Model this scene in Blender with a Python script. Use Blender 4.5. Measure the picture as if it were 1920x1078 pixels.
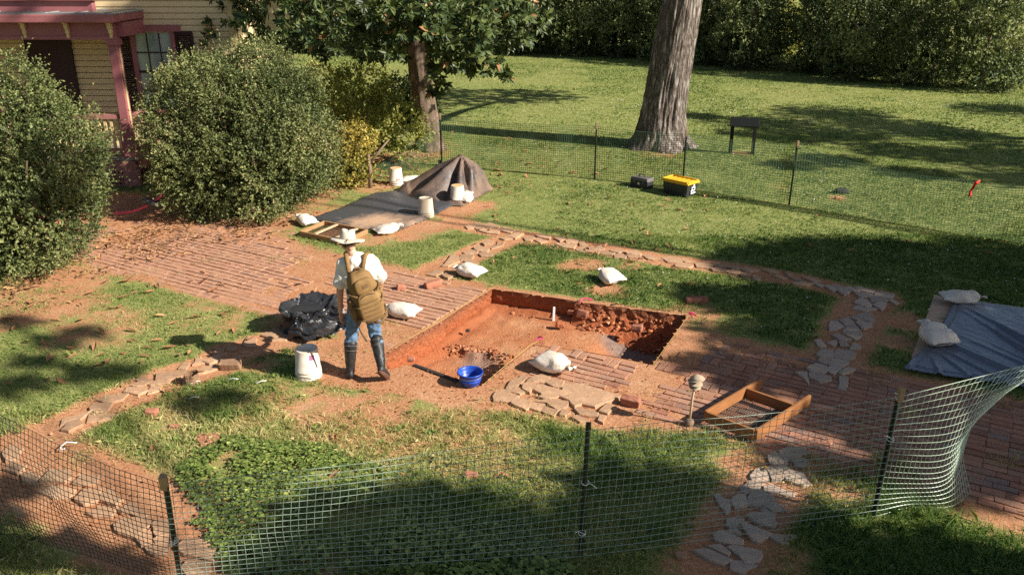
import bpy, bmesh, math, random
import numpy as np
from mathutils import Vector, Matrix, noise as mnoise
R = math.radians
rng = np.random.default_rng(7)
random.seed(7)
scene = bpy.context.scene
for o in list(bpy.data.objects): bpy.data.objects.remove(o)

# ------------------------------------------------------------------ camera, sky, sun, exposure
CAM_H, PITCH, FOC = 4.6, R(21.1), 1600.0          # focal length in pixels of the 1920 wide photograph
cam = bpy.data.objects.new('camera', bpy.data.cameras.new('camera'))
scene.collection.objects.link(cam)
cam.data.sensor_width = 36.0; cam.data.lens = 36.0*FOC/1920
cam.data.clip_start = 0.05; cam.data.clip_end = 2000
cam.location = (0, 0, CAM_H); cam.rotation_euler = (R(90)-PITCH, 0, 0)
scene.camera = cam
SUN_EL = R(33.0)
SAZ = Vector((0.927, -0.375, 0)).normalized()       # ground direction towards the sun
SUNV = Vector((SAZ.x*math.cos(SUN_EL), SAZ.y*math.cos(SUN_EL), math.sin(SUN_EL)))
W = bpy.data.worlds.new("World"); scene.world = W; W.use_nodes = True
wn = W.node_tree; bg = wn.nodes['Background']
sky = wn.nodes.new('ShaderNodeTexSky'); sky.sky_type = 'NISHITA'; sky.sun_disc = False
sky.sun_elevation = SUN_EL; sky.sun_rotation = math.atan2(SAZ.x, SAZ.y)
sky.air_density = 1.0; sky.dust_density = 1.0; sky.ozone_density = 1.0
wn.links.new(sky.outputs[0], bg.inputs[0]); bg.inputs[1].default_value = 0.05
sl = bpy.data.lights.new('sun', 'SUN'); sl.energy = 5.0; sl.angle = R(0.5); sl.color = (1.0, 0.945, 0.85)
so = bpy.data.objects.new('sun', sl); scene.collection.objects.link(so)
so.rotation_euler = SUNV.to_track_quat('Z', 'Y').to_euler()
vs = scene.view_settings; vs.view_transform = 'Standard'; vs.look = 'None'; vs.exposure = 0.92; vs.gamma = 1.0
scene.cycles.use_denoising = False
scene.cycles.max_bounces = 6; scene.cycles.diffuse_bounces = 2; scene.cycles.transparent_max_bounces = 4

# ------------------------------------------------------------------ helpers
COL = scene.collection
CP, SP = math.cos(PITCH), math.sin(PITCH)
def P(px, py, z=0.0):
    """point of the plane at height z seen at photograph pixel (px, py)"""
    a = (px-960)/FOC; b = -(py-539)/FOC
    d = Vector((a, CP + b*SP, -SP + b*CP))
    t = (z-CAM_H)/d.z
    return Vector((d.x*t, d.y*t, z))
def PY(px, py, Y):
    a = (px-960)/FOC; b = -(py-539)/FOC
    d = Vector((a, CP + b*SP, -SP + b*CP)); t = Y/d.y
    return Vector((d.x*t, Y, CAM_H + d.z*t))
def proj(p):
    zc = p[1]*CP - (p[2]-CAM_H)*SP
    yc = p[1]*SP + (p[2]-CAM_H)*CP
    return 960+FOC*p[0]/zc, 539-FOC*yc/zc
def tag(o, label=None, cat=None, group=None, kind=None):
    if label: o['label'] = label
    if cat: o['category'] = cat
    if group: o['group'] = group
    if kind: o['kind'] = kind
    return o
def thing(name, label, cat, loc=(0, 0, 0), group=None, rz=0.0):
    o = bpy.data.objects.new(name, None); COL.objects.link(o)
    o.location = loc; o.rotation_euler = (0, 0, rz); o.empty_display_size = 0.1
    return tag(o, label, cat, group)
def link(name, me, mat, parent=None, loc=None):
    o = bpy.data.objects.new(name, me); COL.objects.link(o)
    if mat is not None and len(me.materials) == 0: me.materials.append(mat)
    if parent is not None: o.parent = parent
    if loc is not None: o.location = loc
    return o
def copy_tree(o, parent=None):
    c = o.copy(); COL.objects.link(c)
    if parent is not None: c.parent = parent
    for ch in o.children: copy_tree(ch, c)
    return c
class MB:
    """collects simple shapes for ONE mesh"""
    def __init__(s): s.v = []; s.f = []
    def add(s, vs_, fs):
        n = len(s.v); s.v += [tuple(v) for v in vs_]; s.f += [tuple(i+n for i in f) for f in fs]; return s
    def box(s, c, size, M=None, taper=1.0):
        hx, hy, hz = size[0]/2, size[1]/2, size[2]/2
        vs_ = [Vector((sx*hx*(taper if sz > 0 else 1), sy*hy*(taper if sz > 0 else 1), sz*hz)) for sz in (-1, 1) for sy in (-1, 1) for sx in (-1, 1)]
        if M is not None: vs_ = [M @ v for v in vs_]
        c = Vector(c)
        return s.add([v+c for v in vs_], [(0, 2, 3, 1), (4, 5, 7, 6), (0, 1, 5, 4), (2, 6, 7, 3), (0, 4, 6, 2), (1, 3, 7, 5)])
    def beam(s, a, b, w, h, up=(0, 0, 1)):
        a = Vector(a); b = Vector(b); d = (b-a); L = d.length; d.normalize()
        up = Vector(up); x = d.cross(up).normalized(); u = x.cross(d)
        M = Matrix((d, x, u)).transposed()
        return s.box((a+b)/2, (L, w, h), M)
    def tube(s, pts, rad, n=8, caps=True):
        pts = [Vector(p) for p in pts]
        if not hasattr(rad, '__len__'): rad = [rad]*len(pts)
        vs_ = []; fs = []; prev = None
        for i, p in enumerate(pts):
            t = (pts[min(i+1, len(pts)-1)] - pts[max(i-1, 0)]).normalized()
            if prev is None: x = t.orthogonal().normalized()
            else:
                x = prev - t*prev.dot(t)
                x = x.normalized() if x.length > 1e-5 else t.orthogonal().normalized()
            prev = x; y = t.cross(x)
            for k in range(n):
                a = 2*math.pi*k/n
                vs_.append(p + (x*math.cos(a)+y*math.sin(a))*rad[i])
        for i in range(len(pts)-1):
            for k in range(n):
                k2 = (k+1) % n
                fs.append((i*n+k, i*n+k2, (i+1)*n+k2, (i+1)*n+k))
        if caps:
            fs.append(tuple(reversed(range(n)))); fs.append(tuple(range((len(pts)-1)*n, len(pts)*n)))
        return s.add(vs_, fs)
    def lathe(s, prof, n=28, c=(0, 0, 0), close=False):
        c = Vector(c); vs_ = []; fs = []
        for r, z in prof:
            for k in range(n):
                a = 2*math.pi*k/n; vs_.append(c+Vector((r*math.cos(a), r*math.sin(a), z)))
        for i in range(len(prof)-1):
            for k in range(n):
                k2 = (k+1) % n; fs.append((i*n+k, i*n+k2, (i+1)*n+k2, (i+1)*n+k))
        if prof[0][0] > 1e-4: fs.append(tuple(reversed(range(n))))
        if prof[-1][0] > 1e-4: fs.append(tuple(range((len(prof)-1)*n, len(prof)*n)))
        return s.add(vs_, fs)
    def grid(s, fn, nu, nv):
        vs_ = [fn(i/nu, j/nv) for j in range(nv+1) for i in range(nu+1)]
        fs = [(j*(nu+1)+i, j*(nu+1)+i+1, (j+1)*(nu+1)+i+1, (j+1)*(nu+1)+i) for j in range(nv) for i in range(nu)]
        return s.add(vs_, fs)
    def mesh(s, name, smooth=False):
        me = bpy.data.meshes.new(name); me.from_pydata(s.v, [], s.f)
        if smooth: me.polygons.foreach_set('use_smooth', [True]*len(me.polygons))
        me.update(); return me
    def build(s, name, mat, parent=None, smooth=False, bevel=0.0, loc=None, solid=0.0):
        me = s.mesh(name, smooth)
        o = link(name, me, mat, parent, loc)
        if solid:
            m = o.modifiers.new('solid', 'SOLIDIFY'); m.thickness = solid; m.offset = 0
        if bevel:
            m = o.modifiers.new('bevel', 'BEVEL'); m.width = bevel; m.segments = 2; m.limit_method = 'ANGLE'; m.angle_limit = R(40)
        return o
def np_mesh(name, V, F, tint=None, smooth=False, point=None):
    """fast mesh from arrays; F is (n, k)"""
    me = bpy.data.meshes.new(name); n, k = F.shape
    me.vertices.add(len(V)); me.vertices.foreach_set('co', np.ascontiguousarray(V, np.float32).ravel())
    me.loops.add(n*k); me.loops.foreach_set('vertex_index', np.ascontiguousarray(F, np.int32).ravel())
    me.polygons.add(n); me.polygons.foreach_set('loop_start', np.arange(0, n*k, k, dtype=np.int32))
    me.update(calc_edges=True)
    me.polygons.foreach_set('use_smooth', np.full(n, bool(smooth)))
    if tint is not None:
        a = me.attributes.new('tint', 'FLOAT', 'FACE'); a.data.foreach_set('value', np.ascontiguousarray(tint, np.float32))
    if point:
        for nm, arr in point.items():
            a = me.attributes.new(nm, 'FLOAT', 'POINT'); a.data.foreach_set('value', np.ascontiguousarray(arr, np.float32))
    return me
_T = rng.random((32, 32, 32))
def n3(p, s=1.0):
    """value noise 0..1 at the points p (n, 3)"""
    q = np.asarray(p)*s + 100.37
    i = np.floor(q).astype(int); f = q-i; f = f*f*(3-2*f); i0 = i & 31; i1 = (i+1) & 31
    r = 0
    for a in (0, 1):
        for b in (0, 1):
            for c in (0, 1):
                w = (f[:, 0] if a else 1-f[:, 0])*(f[:, 1] if b else 1-f[:, 1])*(f[:, 2] if c else 1-f[:, 2])
                r = r + w*_T[(i1 if a else i0)[:, 0], (i1 if b else i0)[:, 1], (i1 if c else i0)[:, 2]]
    return r
def n2(x, y, s=1.0, z=0.0):
    x = np.atleast_1d(np.asarray(x, float)); y = np.atleast_1d(np.asarray(y, float))
    return n3(np.stack([x, y, np.full_like(x, z/s)], 1), s)
def fb2(x, y, s, z=0.0):
    return (n2(x, y, s, z)*4 + n2(x, y, s*2.1, z+3)*2 + n2(x, y, s*4.3, z+7))/7
def sstep(a, b, x):
    t = np.clip((x-a)/(b-a), 0, 1); return t*t*(3-2*t)
def seg_dist(x, y, a, b):
    ax, ay = a[0], a[1]; dx, dy = b[0]-ax, b[1]-ay
    t = np.clip(((x-ax)*dx+(y-ay)*dy)/(dx*dx+dy*dy+1e-9), 0, 1)
    return np.hypot(x-ax-t*dx, y-ay-t*dy)
def line_dist(x, y, pts):
    return np.min([seg_dist(x, y, pts[i], pts[i+1]) for i in range(len(pts)-1)], axis=0)
def inside(x, y, poly):
    r = np.zeros(len(x), bool); n = len(poly)
    for i in range(n):
        x1, y1 = poly[i][0], poly[i][1]; x2, y2 = poly[(i+1) % n][0], poly[(i+1) % n][1]
        c = ((y1 > y) != (y2 > y)) & (x < (x2-x1)*(y-y1)/(y2-y1+1e-12)+x1); r ^= c
    return r
def poly_sd(x, y, poly):
    """signed distance, negative inside"""
    d = line_dist(x, y, list(poly)+[poly[0]]); return np.where(inside(x, y, poly), -d, d)
def PP(*pts): return [P(a, b) for a, b in pts]

# ------------------------------------------------------------------ materials
def newmat(name):
    m = bpy.data.materials.new(name); m.use_nodes = True
    return m, m.node_tree, m.node_tree.nodes['Principled BSDF']
def ramp(nt, fac, stops):
    r = nt.nodes.new('ShaderNodeValToRGB'); e = r.color_ramp.elements
    while len(e) < len(stops): e.new(0.5)
    for k, (p, c) in enumerate(stops): e[k].position = p; e[k].color = (*c, 1)
    nt.links.new(fac, r.inputs[0]); return r.outputs[0]
def tex(nt, scale, detail=4, rough=0.6, coord='Object', dist=0.0, stretch=None):
    tc = nt.nodes.new('ShaderNodeTexCoord'); n = nt.nodes.new('ShaderNodeTexNoise')
    n.inputs['Scale'].default_value = scale; n.inputs['Detail'].default_value = detail
    n.inputs['Roughness'].default_value = rough; n.inputs['Distortion'].default_value = dist
    src = tc.outputs[coord]
    if stretch:
        mp = nt.nodes.new('ShaderNodeMapping'); mp.inputs['Scale'].default_value = stretch
        nt.links.new(src, mp.inputs[0]); src = mp.outputs[0]
    nt.links.new(src, n.inputs['Vector']); return n.outputs['Fac']
def mix(nt, f, a, b, mode='MIX'):
    m = nt.nodes.new('ShaderNodeMix'); m.data_type = 'RGBA'; m.blend_type = mode
    for s, v in ((m.inputs[0], f), (m.inputs[6], a), (m.inputs[7], b)):
        if isinstance(v, (int, float)): s.default_value = v
        elif isinstance(v, tuple): s.default_value = (*v, 1)
        else: nt.links.new(v, s)
    return m.outputs[2]
def math_(nt, op, a, b=0.0, clamp=False):
    m = nt.nodes.new('ShaderNodeMath'); m.operation = op; m.use_clamp = clamp
    for s, v in ((m.inputs[0], a), (m.inputs[1], b)):
        if isinstance(v, (int, float)): s.default_value = v
        else: nt.links.new(v, s)
    return m.outputs[0]
def attr(nt, name):
    a = nt.nodes.new('ShaderNodeAttribute'); a.attribute_name = name; return a.outputs['Fac']
def bump(nt, b, h, strength=0.4, dist=0.02):
    n = nt.nodes.new('ShaderNodeBump'); n.inputs['Strength'].default_value = strength; n.inputs['Distance'].default_value = dist
    nt.links.new(h, n.inputs['Height']); nt.links.new(n.outputs[0], b.inputs['Normal'])
def pm(name, c1, c2=None, scale=8.0, rough=0.7, bmp=0.3, bscale=None, spec=0.3, dist=0.01, detail=5, stretch=None, c3=None, metal=0.0, obj_var=0.0):
    m, nt, b = newmat(name)
    f = tex(nt, scale, detail, stretch=stretch)
    c2 = c2 or tuple(x*0.75 for x in c1)
    st = [(0.3, c1), (0.7, c2)] if c3 is None else [(0.28, c1), (0.5, c2), (0.72, c3)]
    c = ramp(nt, f, st)
    if obj_var:
        oi = nt.nodes.new('ShaderNodeObjectInfo')
        v = math_(nt, 'ADD', math_(nt, 'MULTIPLY', oi.outputs['Random'], obj_var), 1-obj_var*0.5)
        hs = nt.nodes.new('ShaderNodeHueSaturation'); nt.links.new(v, hs.inputs['Value']); nt.links.new(c, hs.inputs['Color']); c = hs.outputs[0]
    nt.links.new(c, b.inputs['Base Color'])
    b.inputs['Roughness'].default_value = rough; b.inputs['Specular IOR Level'].default_value = spec; b.inputs['Metallic'].default_value = metal
    if bmp: bump(nt, b, tex(nt, bscale or scale*3, 6, 0.65, stretch=stretch), bmp, dist)
    return m
def leafmat(name, stops, rough=0.5, spec=0.35, trans=0.25, var_scale=1.2):
    m, nt, b = newmat(name)
    t = attr(nt, 'tint'); c = ramp(nt, t, stops)
    f = tex(nt, var_scale, 3)
    hs = nt.nodes.new('ShaderNodeHueSaturation')
    nt.links.new(math_(nt, 'ADD', math_(nt, 'MULTIPLY', f, 0.7), 0.65), hs.inputs['Value']); nt.links.new(c, hs.inputs['Color']); c = hs.outputs[0]
    nt.links.new(c, b.inputs['Base Color']); b.inputs['Roughness'].default_value = rough; b.inputs['Specular IOR Level'].default_value = spec
    if trans:
        tr = nt.nodes.new('ShaderNodeBsdfTranslucent'); nt.links.new(mix(nt, 1.0, c, (1.0, 1.0, 0.45), 'MULTIPLY'), tr.inputs[0])
        ms = nt.nodes.new('ShaderNodeMixShader'); ms.inputs[0].default_value = trans
        nt.links.new(b.outputs[0], ms.inputs[1]); nt.links.new(tr.outputs[0], ms.inputs[2])
        nt.links.new(ms.outputs[0], nt.nodes['Material Output'].inputs[0])
    return m
M = {}
M['stone'] = pm('flagstone', (0.50, 0.285, 0.155), (0.37, 0.225, 0.135), 5, 0.85, 0.6, 18, 0.2, 0.015, c3=(0.55, 0.33, 0.19), obj_var=0.3)
M['stone_shaded'] = pm('shaded_flagstone', (0.48, 0.345, 0.245), (0.37, 0.285, 0.22), 5, 0.8, 0.6, 18, 0.25, 0.015, c3=(0.52, 0.36, 0.24), obj_var=0.3)  # same stone, greyer: the shade on these paths is mixed into the colour
M['clay'] = pm('red_clay', (0.47, 0.17, 0.075), (0.36, 0.115, 0.05), 3.5, 0.95, 0.8, 22, 0.1, 0.03, c3=(0.55, 0.27, 0.14))
M['brick_loose'] = pm('loose_brick', (0.40, 0.17, 0.10), (0.30, 0.12, 0.08), 9, 0.9, 0.5, 40, 0.15, 0.006, obj_var=0.4)
M['wood'] = pm('weathered_pine', (0.42, 0.24, 0.11), (0.30, 0.16, 0.07), 6, 0.7, 0.3, 20, 0.25, 0.004, stretch=(1, 1, 6))
M['wood_dark'] = pm('stained_board', (0.34, 0.145, 0.05), (0.24, 0.095, 0.032), 5, 0.65, 0.3, 18, 0.3, 0.004, stretch=(1, 1, 5))
M['wood_pale'] = pm('pale_lath', (0.60, 0.43, 0.27), (0.48, 0.33, 0.19), 8, 0.7, 0.2, 20, 0.25, 0.003)
M['ply'] = pm('plywood', (0.55, 0.37, 0.25), (0.46, 0.30, 0.20), 4, 0.8, 0.2, 30, 0.2, 0.003)
M['canvas'] = pm('canvas_bag', (0.77, 0.72, 0.64), (0.66, 0.56, 0.45), 3, 0.9, 0.6, 11, 0.1, 0.02, c3=(0.80, 0.76, 0.69), detail=7)
M['bucket'] = pm('white_plastic', (0.78, 0.73, 0.64), (0.66, 0.56, 0.44), 5, 0.5, 0.05, 20, 0.4, 0.003, c3=(0.82, 0.79, 0.73))
M['bucket_tan'] = pm('cream_plastic', (0.60, 0.50, 0.37), (0.50, 0.40, 0.28), 5, 0.5, 0.05, 20, 0.4, 0.003)
M['orange_lid'] = pm('orange_dusty_plastic', (0.62, 0.33, 0.13), (0.66, 0.46, 0.26), 9, 0.6, 0.05, 20, 0.3, 0.003)
M['blue'] = pm('blue_plastic', (0.01, 0.07, 0.42), (0.012, 0.055, 0.34), 6, 0.38, 0.03, 20, 0.5, 0.002)
M['steel'] = pm('bail_wire', (0.35, 0.35, 0.34), (0.25, 0.24, 0.23), 10, 0.45, 0, metal=0.8)
M['tie'] = pm('white_zip_tie', (0.75, 0.75, 0.72), (0.65, 0.65, 0.62), 10, 0.5, 0)
M['purple'] = pm('purple_paint', (0.30, 0.09, 0.22), (0.38, 0.16, 0.28), 30, 0.7, 0)
M['redprint'] = pm('red_print', (0.45, 0.10, 0.10), (0.3, 0.28, 0.28), 40, 0.7, 0)
M['yellow'] = pm('yellow_lid_plastic', (0.78, 0.42, 0.03), (0.68, 0.34, 0.02), 6, 0.45, 0.03)
M['black'] = pm('black_plastic', (0.022, 0.024, 0.026), (0.035, 0.034, 0.034), 6, 0.5, 0.05, 30, 0.4, 0.002)
M['grey'] = pm('dusty_grey_plastic', (0.11, 0.10, 0.10), (0.17, 0.14, 0.12), 6, 0.6, 0.05, 30, 0.3, 0.002)
M['white'] = pm('white_paint', (0.8, 0.8, 0.78), (0.72, 0.72, 0.70), 8, 0.6, 0)
M['signmetal'] = pm('black_sign_metal', (0.008, 0.01, 0.009), (0.012, 0.013, 0.012), 6, 0.6, 0.03, spec=0.15)
M['postgreen'] = pm('green_steel_post', (0.025, 0.045, 0.032), (0.055, 0.04, 0.025), 9, 0.55, 0.2, 40, 0.4, 0.002)
M['postwood'] = pm('weathered_stake', (0.34, 0.23, 0.14), (0.22, 0.15, 0.09), 12, 0.85, 0.3, 40, 0.2, 0.004)
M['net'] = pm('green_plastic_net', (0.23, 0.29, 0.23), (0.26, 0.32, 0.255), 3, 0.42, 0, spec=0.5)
M['net_sunlit'] = pm('sunlit_plastic_net', (0.38, 0.46, 0.34), (0.42, 0.50, 0.38), 3, 0.42, 0, spec=0.5)  # same net for the loose end, paled so the colour carries the sunlight
M['net_shaded'] = pm('shaded_plastic_net', (0.03, 0.042, 0.034), (0.04, 0.05, 0.04), 3, 0.5, 0, spec=0.4)  # same net for the left section, its shaded side painted in as dark colour
M['netfar'] = pm('green_netting', (0.05, 0.10, 0.06), (0.06, 0.12, 0.065), 3, 0.5, 0, spec=0.4)
M['pink'] = pm('pink_flagging', (0.75, 0.10, 0.22), (0.62, 0.07, 0.18), 20, 0.5, 0)
M['red'] = pm('red_flagging', (0.75, 0.03, 0.015), (0.6, 0.02, 0.01), 20, 0.5, 0)
M['string'] = pm('yellow_string', (0.55, 0.38, 0.12), (0.45, 0.30, 0.09), 20, 0.8, 0)
M['dark'] = pm('dark_metal', (0.03, 0.028, 0.027), (0.05, 0.04, 0.035), 8, 0.6, 0.1)
M['siding'] = pm('yellow_siding', (0.74, 0.57, 0.32), (0.68, 0.51, 0.28), 2.5, 0.65, 0.1, 30, 0.3, 0.003)
M['maroon'] = pm('maroon_trim', (0.30, 0.10, 0.105), (0.34, 0.125, 0.125), 4, 0.55, 0.05, 30, 0.35, 0.002)
M['maroon_pale'] = pm('faded_maroon', (0.42, 0.19, 0.16), (0.36, 0.15, 0.13), 4, 0.65, 0.1, 30, 0.3, 0.002)
M['cream'] = pm('cream_trim', (0.70, 0.53, 0.26), (0.64, 0.46, 0.22), 6, 0.6, 0.05)
M['shutter'] = pm('dark_shutter', (0.035, 0.013, 0.015), (0.045, 0.018, 0.02), 6, 0.55, 0.05)
M['roofmetal'] = pm('roof_metal', (0.20, 0.20, 0.20), (0.26, 0.26, 0.25), 3, 0.5, 0.1, 10, 0.4, 0.004)
M['deck'] = pm('deck_board', (0.32, 0.27, 0.22), (0.26, 0.21, 0.17), 5, 0.8, 0.2)
M['curtain'] = pm('window_blind', (0.62, 0.64, 0.58), (0.55, 0.57, 0.52), 5, 0.9, 0.1)
m, nt, b = newmat('window_glass'); b.inputs['Base Color'].default_value = (0.30, 0.36, 0.33, 1); b.inputs['Roughness'].default_value = 0.08; b.inputs['Specular IOR Level'].default_value = 0.7
nt.links.new(ramp(nt, tex(nt, 2.0, 2), [(0.35, (0.17, 0.22, 0.21)), (0.65, (0.36, 0.42, 0.38))]), b.inputs['Base Color']); M['glass'] = m
M['skin'] = pm('skin', (0.62, 0.36, 0.25), (0.56, 0.31, 0.21), 12, 0.6, 0.05, 60, 0.3, 0.002)
M['hair'] = pm('brown_hair', (0.06, 0.03, 0.018), (0.09, 0.045, 0.025), 40, 0.6, 0.3, 80, 0.3, 0.004)
M['tee'] = pm('white_cotton', (0.78, 0.74, 0.66), (0.72, 0.68, 0.60), 6, 0.9, 0.35, 11, 0.1, 0.02)
M['denim'] = pm('blue_denim', (0.09, 0.16, 0.27), (0.14, 0.22, 0.33), 9, 0.9, 0.4, 16, 0.1, 0.015, c3=(0.065, 0.115, 0.20))
M['rubber'] = pm('rubber_boot', (0.012, 0.014, 0.017), (0.03, 0.027, 0.024), 6, 0.5, 0.2, 15, 0.4, 0.008)
M['sole'] = pm('muddy_sole', (0.20, 0.09, 0.05), (0.10, 0.06, 0.045), 18, 0.9, 0.5, 40, 0.2, 0.01)
M['felt'] = pm('tan_hat_cloth', (0.60, 0.52, 0.42), (0.54, 0.46, 0.36), 9, 0.9, 0.2, 30, 0.1, 0.005)
M['hatband'] = pm('hat_band', (0.12, 0.06, 0.045), (0.10, 0.05, 0.04), 9, 0.7, 0.1)
M['pack'] = pm('coyote_nylon', (0.26, 0.15, 0.055), (0.21, 0.12, 0.045), 8, 0.75, 0.35, 22, 0.25, 0.012, c3=(0.31, 0.18, 0.07))
M['packdark'] = pm('pack_webbing', (0.20, 0.12, 0.05), (0.14, 0.085, 0.04), 20, 0.8, 0.2, 60, 0.2, 0.004)
M['buckle'] = pm('buckle_plastic', (0.05, 0.035, 0.02), (0.07, 0.05, 0.03), 8, 0.5, 0)
M['bark'] = pm('oak_bark', (0.40, 0.335, 0.285), (0.10, 0.075, 0.06), 9, 0.95, 1.0, 22, 0.1, 0.08, c3=(0.60, 0.525, 0.465), stretch=(1, 1, 0.22), detail=8)
M['bark2'] = pm('magnolia_bark', (0.22, 0.155, 0.115), (0.12, 0.085, 0.06), 5, 0.95, 0.8, 14, 0.1, 0.03, c3=(0.30, 0.22, 0.165), stretch=(1, 1, 0.6))
M['twig'] = pm('twig_bark', (0.16, 0.105, 0.07), (0.24, 0.16, 0.11), 9, 0.9, 0.3)
M['fungus'] = pm('pale_cap', (0.42, 0.33, 0.23), (0.33, 0.25, 0.17), 18, 0.8, 0.3, 40, 0.2, 0.004)
M['stump'] = pm('stump_wood', (0.34, 0.20, 0.12), (0.20, 0.12, 0.07), 14, 0.9, 0.6, 30, 0.1, 0.02, stretch=(1, 1, 0.2))
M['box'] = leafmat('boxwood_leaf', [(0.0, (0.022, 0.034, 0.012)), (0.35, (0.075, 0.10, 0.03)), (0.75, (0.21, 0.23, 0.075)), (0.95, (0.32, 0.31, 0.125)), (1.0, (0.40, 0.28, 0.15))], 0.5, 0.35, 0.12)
M['shrub'] = leafmat('shrub_leaf', [(0.0, (0.10, 0.13, 0.03)), (0.5, (0.34, 0.36, 0.09)), (1.0, (0.56, 0.50, 0.15))], 0.5, 0.3, 0.3)
M['ybush'] = leafmat('yellowing_leaf', [(0.0, (0.12, 0.14, 0.035)), (0.5, (0.42, 0.34, 0.07)), (1.0, (0.60, 0.40, 0.10))], 0.5, 0.35, 0.3)
M['mag'] = leafmat('magnolia_leaf', [(0.0, (0.02, 0.037, 0.012)), (0.5, (0.06, 0.09, 0.025)), (0.86, (0.15, 0.175, 0.05)), (0.94, (0.27, 0.25, 0.08)), (1.0, (0.36, 0.18, 0.08))], 0.45, 0.35, 0.18)
M['hedge'] = leafmat('hedge_leaf', [(0.0, (0.022, 0.038, 0.016)), (0.45, (0.095, 0.13, 0.045)), (1.0, (0.36, 0.37, 0.15))], 0.5, 0.35, 0.2, 0.5)
M['shade'] = leafmat('canopy_leaf', [(0.0, (0.03, 0.05, 0.015)), (1.0, (0.07, 0.10, 0.03))], 0.5, 0.3, 0.1)
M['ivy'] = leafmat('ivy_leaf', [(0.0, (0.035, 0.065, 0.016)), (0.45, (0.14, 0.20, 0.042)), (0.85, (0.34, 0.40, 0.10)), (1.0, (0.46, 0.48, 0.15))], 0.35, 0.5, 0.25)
M['grass'] = leafmat('grass_blade', [(0.0, (0.045, 0.105, 0.02)), (0.4, (0.14, 0.22, 0.05)), (0.72, (0.34, 0.355, 0.115)), (1.0, (0.66, 0.54, 0.28))], 0.55, 0.3, 0.35, 0.8)
M['leaf'] = pm('dead_leaf', (0.42, 0.17, 0.06), (0.30, 0.14, 0.065), 14, 0.7, 0.2, 40, 0.3, 0.004, c3=(0.50, 0.27, 0.13), obj_var=0.7)
M['litter'] = leafmat('leaf_litter', [(0.0, (0.13, 0.07, 0.035)), (0.5, (0.30, 0.15, 0.065)), (1.0, (0.48, 0.28, 0.13))], 0.8, 0.2, 0.1)
M['clod'] = leafmat('soil_clod', [(0.0, (0.20, 0.065, 0.03)), (0.6, (0.42, 0.15, 0.065)), (1.0, (0.55, 0.27, 0.15))], 0.95, 0.1, 0.0)

# black sheeting with dusty soil on it
def tarpmat(name, dust, base=(0.035, 0.037, 0.042), rough=0.42, dcol=(0.40, 0.26, 0.165), wr=9):
    m, nt, b = newmat(name)
    f = math_(nt, 'ADD', tex(nt, 1.6, 6, 0.65), math_(nt, 'MULTIPLY', attr(nt, 'dust'), 0.55))
    k = ramp(nt, f, [(dust, (0, 0, 0)), (dust+0.3, (1, 1, 1))])
    nt.links.new(mix(nt, k, base, dcol), b.inputs['Base Color'])
    nt.links.new(ramp(nt, k, [(0, (rough,)*3), (1, (0.85,)*3)]), b.inputs['Roughness']); b.inputs['Specular IOR Level'].default_value = 0.5
    bump(nt, b, tex(nt, wr, 5, 0.6, dist=1.5), 0.5, 0.02); return m
M['tarp'] = tarpmat('dusty_tarp', 0.66, (0.065, 0.064, 0.068), 0.42, (0.46, 0.29, 0.18))
M['tarp_heap'] = tarpmat('brown_dusty_tarp', 0.62, (0.05, 0.042, 0.04), 0.42, (0.22, 0.135, 0.09))
M['tarp_blue'] = tarpmat('plastic_sheet', 0.74, (0.135, 0.145, 0.175), 0.18, (0.32, 0.24, 0.19), 6)
M['bag_black'] = tarpmat('crumpled_black_plastic', 0.66, (0.026, 0.026, 0.028), 0.33, (0.22, 0.13, 0.08), 5)

# ------------------------------------------------------------------ where the soil is bare
U = Vector((0.866, -0.5, 0)); V_ = Vector((0.5, 0.866, 0))      # along and across the brick walk
path_back = PP((850, 418), (900, 428), (960, 440), (1050, 455), (1120, 466), (1250, 488), (1380, 505), (1500, 525), (1580, 545), (1650, 560))
path_right = PP((1645, 560), (1620, 580), (1600, 610), (1585, 640), (1570, 670), (1560, 700), (1520, 720))
path_fork = PP((960, 446), (910, 465), (870, 485), (820, 505), (790, 525))
path_left = PP((560, 625), (500, 645), (440, 660), (400, 685), (330, 705), (260, 735), (190, 765), (120, 800), (50, 840), (-60, 880))
path_near = PP((20, 860), (120, 900), (220, 950), (300, 1000), (380, 1040), (480, 1100))
path_low = PP((1500, 830), (1460, 880), (1420, 940), (1380, 990), (1360, 1060), (1350, 1100))
front = PP((560, 650), (640, 640), (740, 640), (905, 700), (1060, 650), (1250, 690), (1330, 740), (1290, 795), (1180, 805), (1000, 775), (880, 760), (760, 735), (620, 715))
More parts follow.
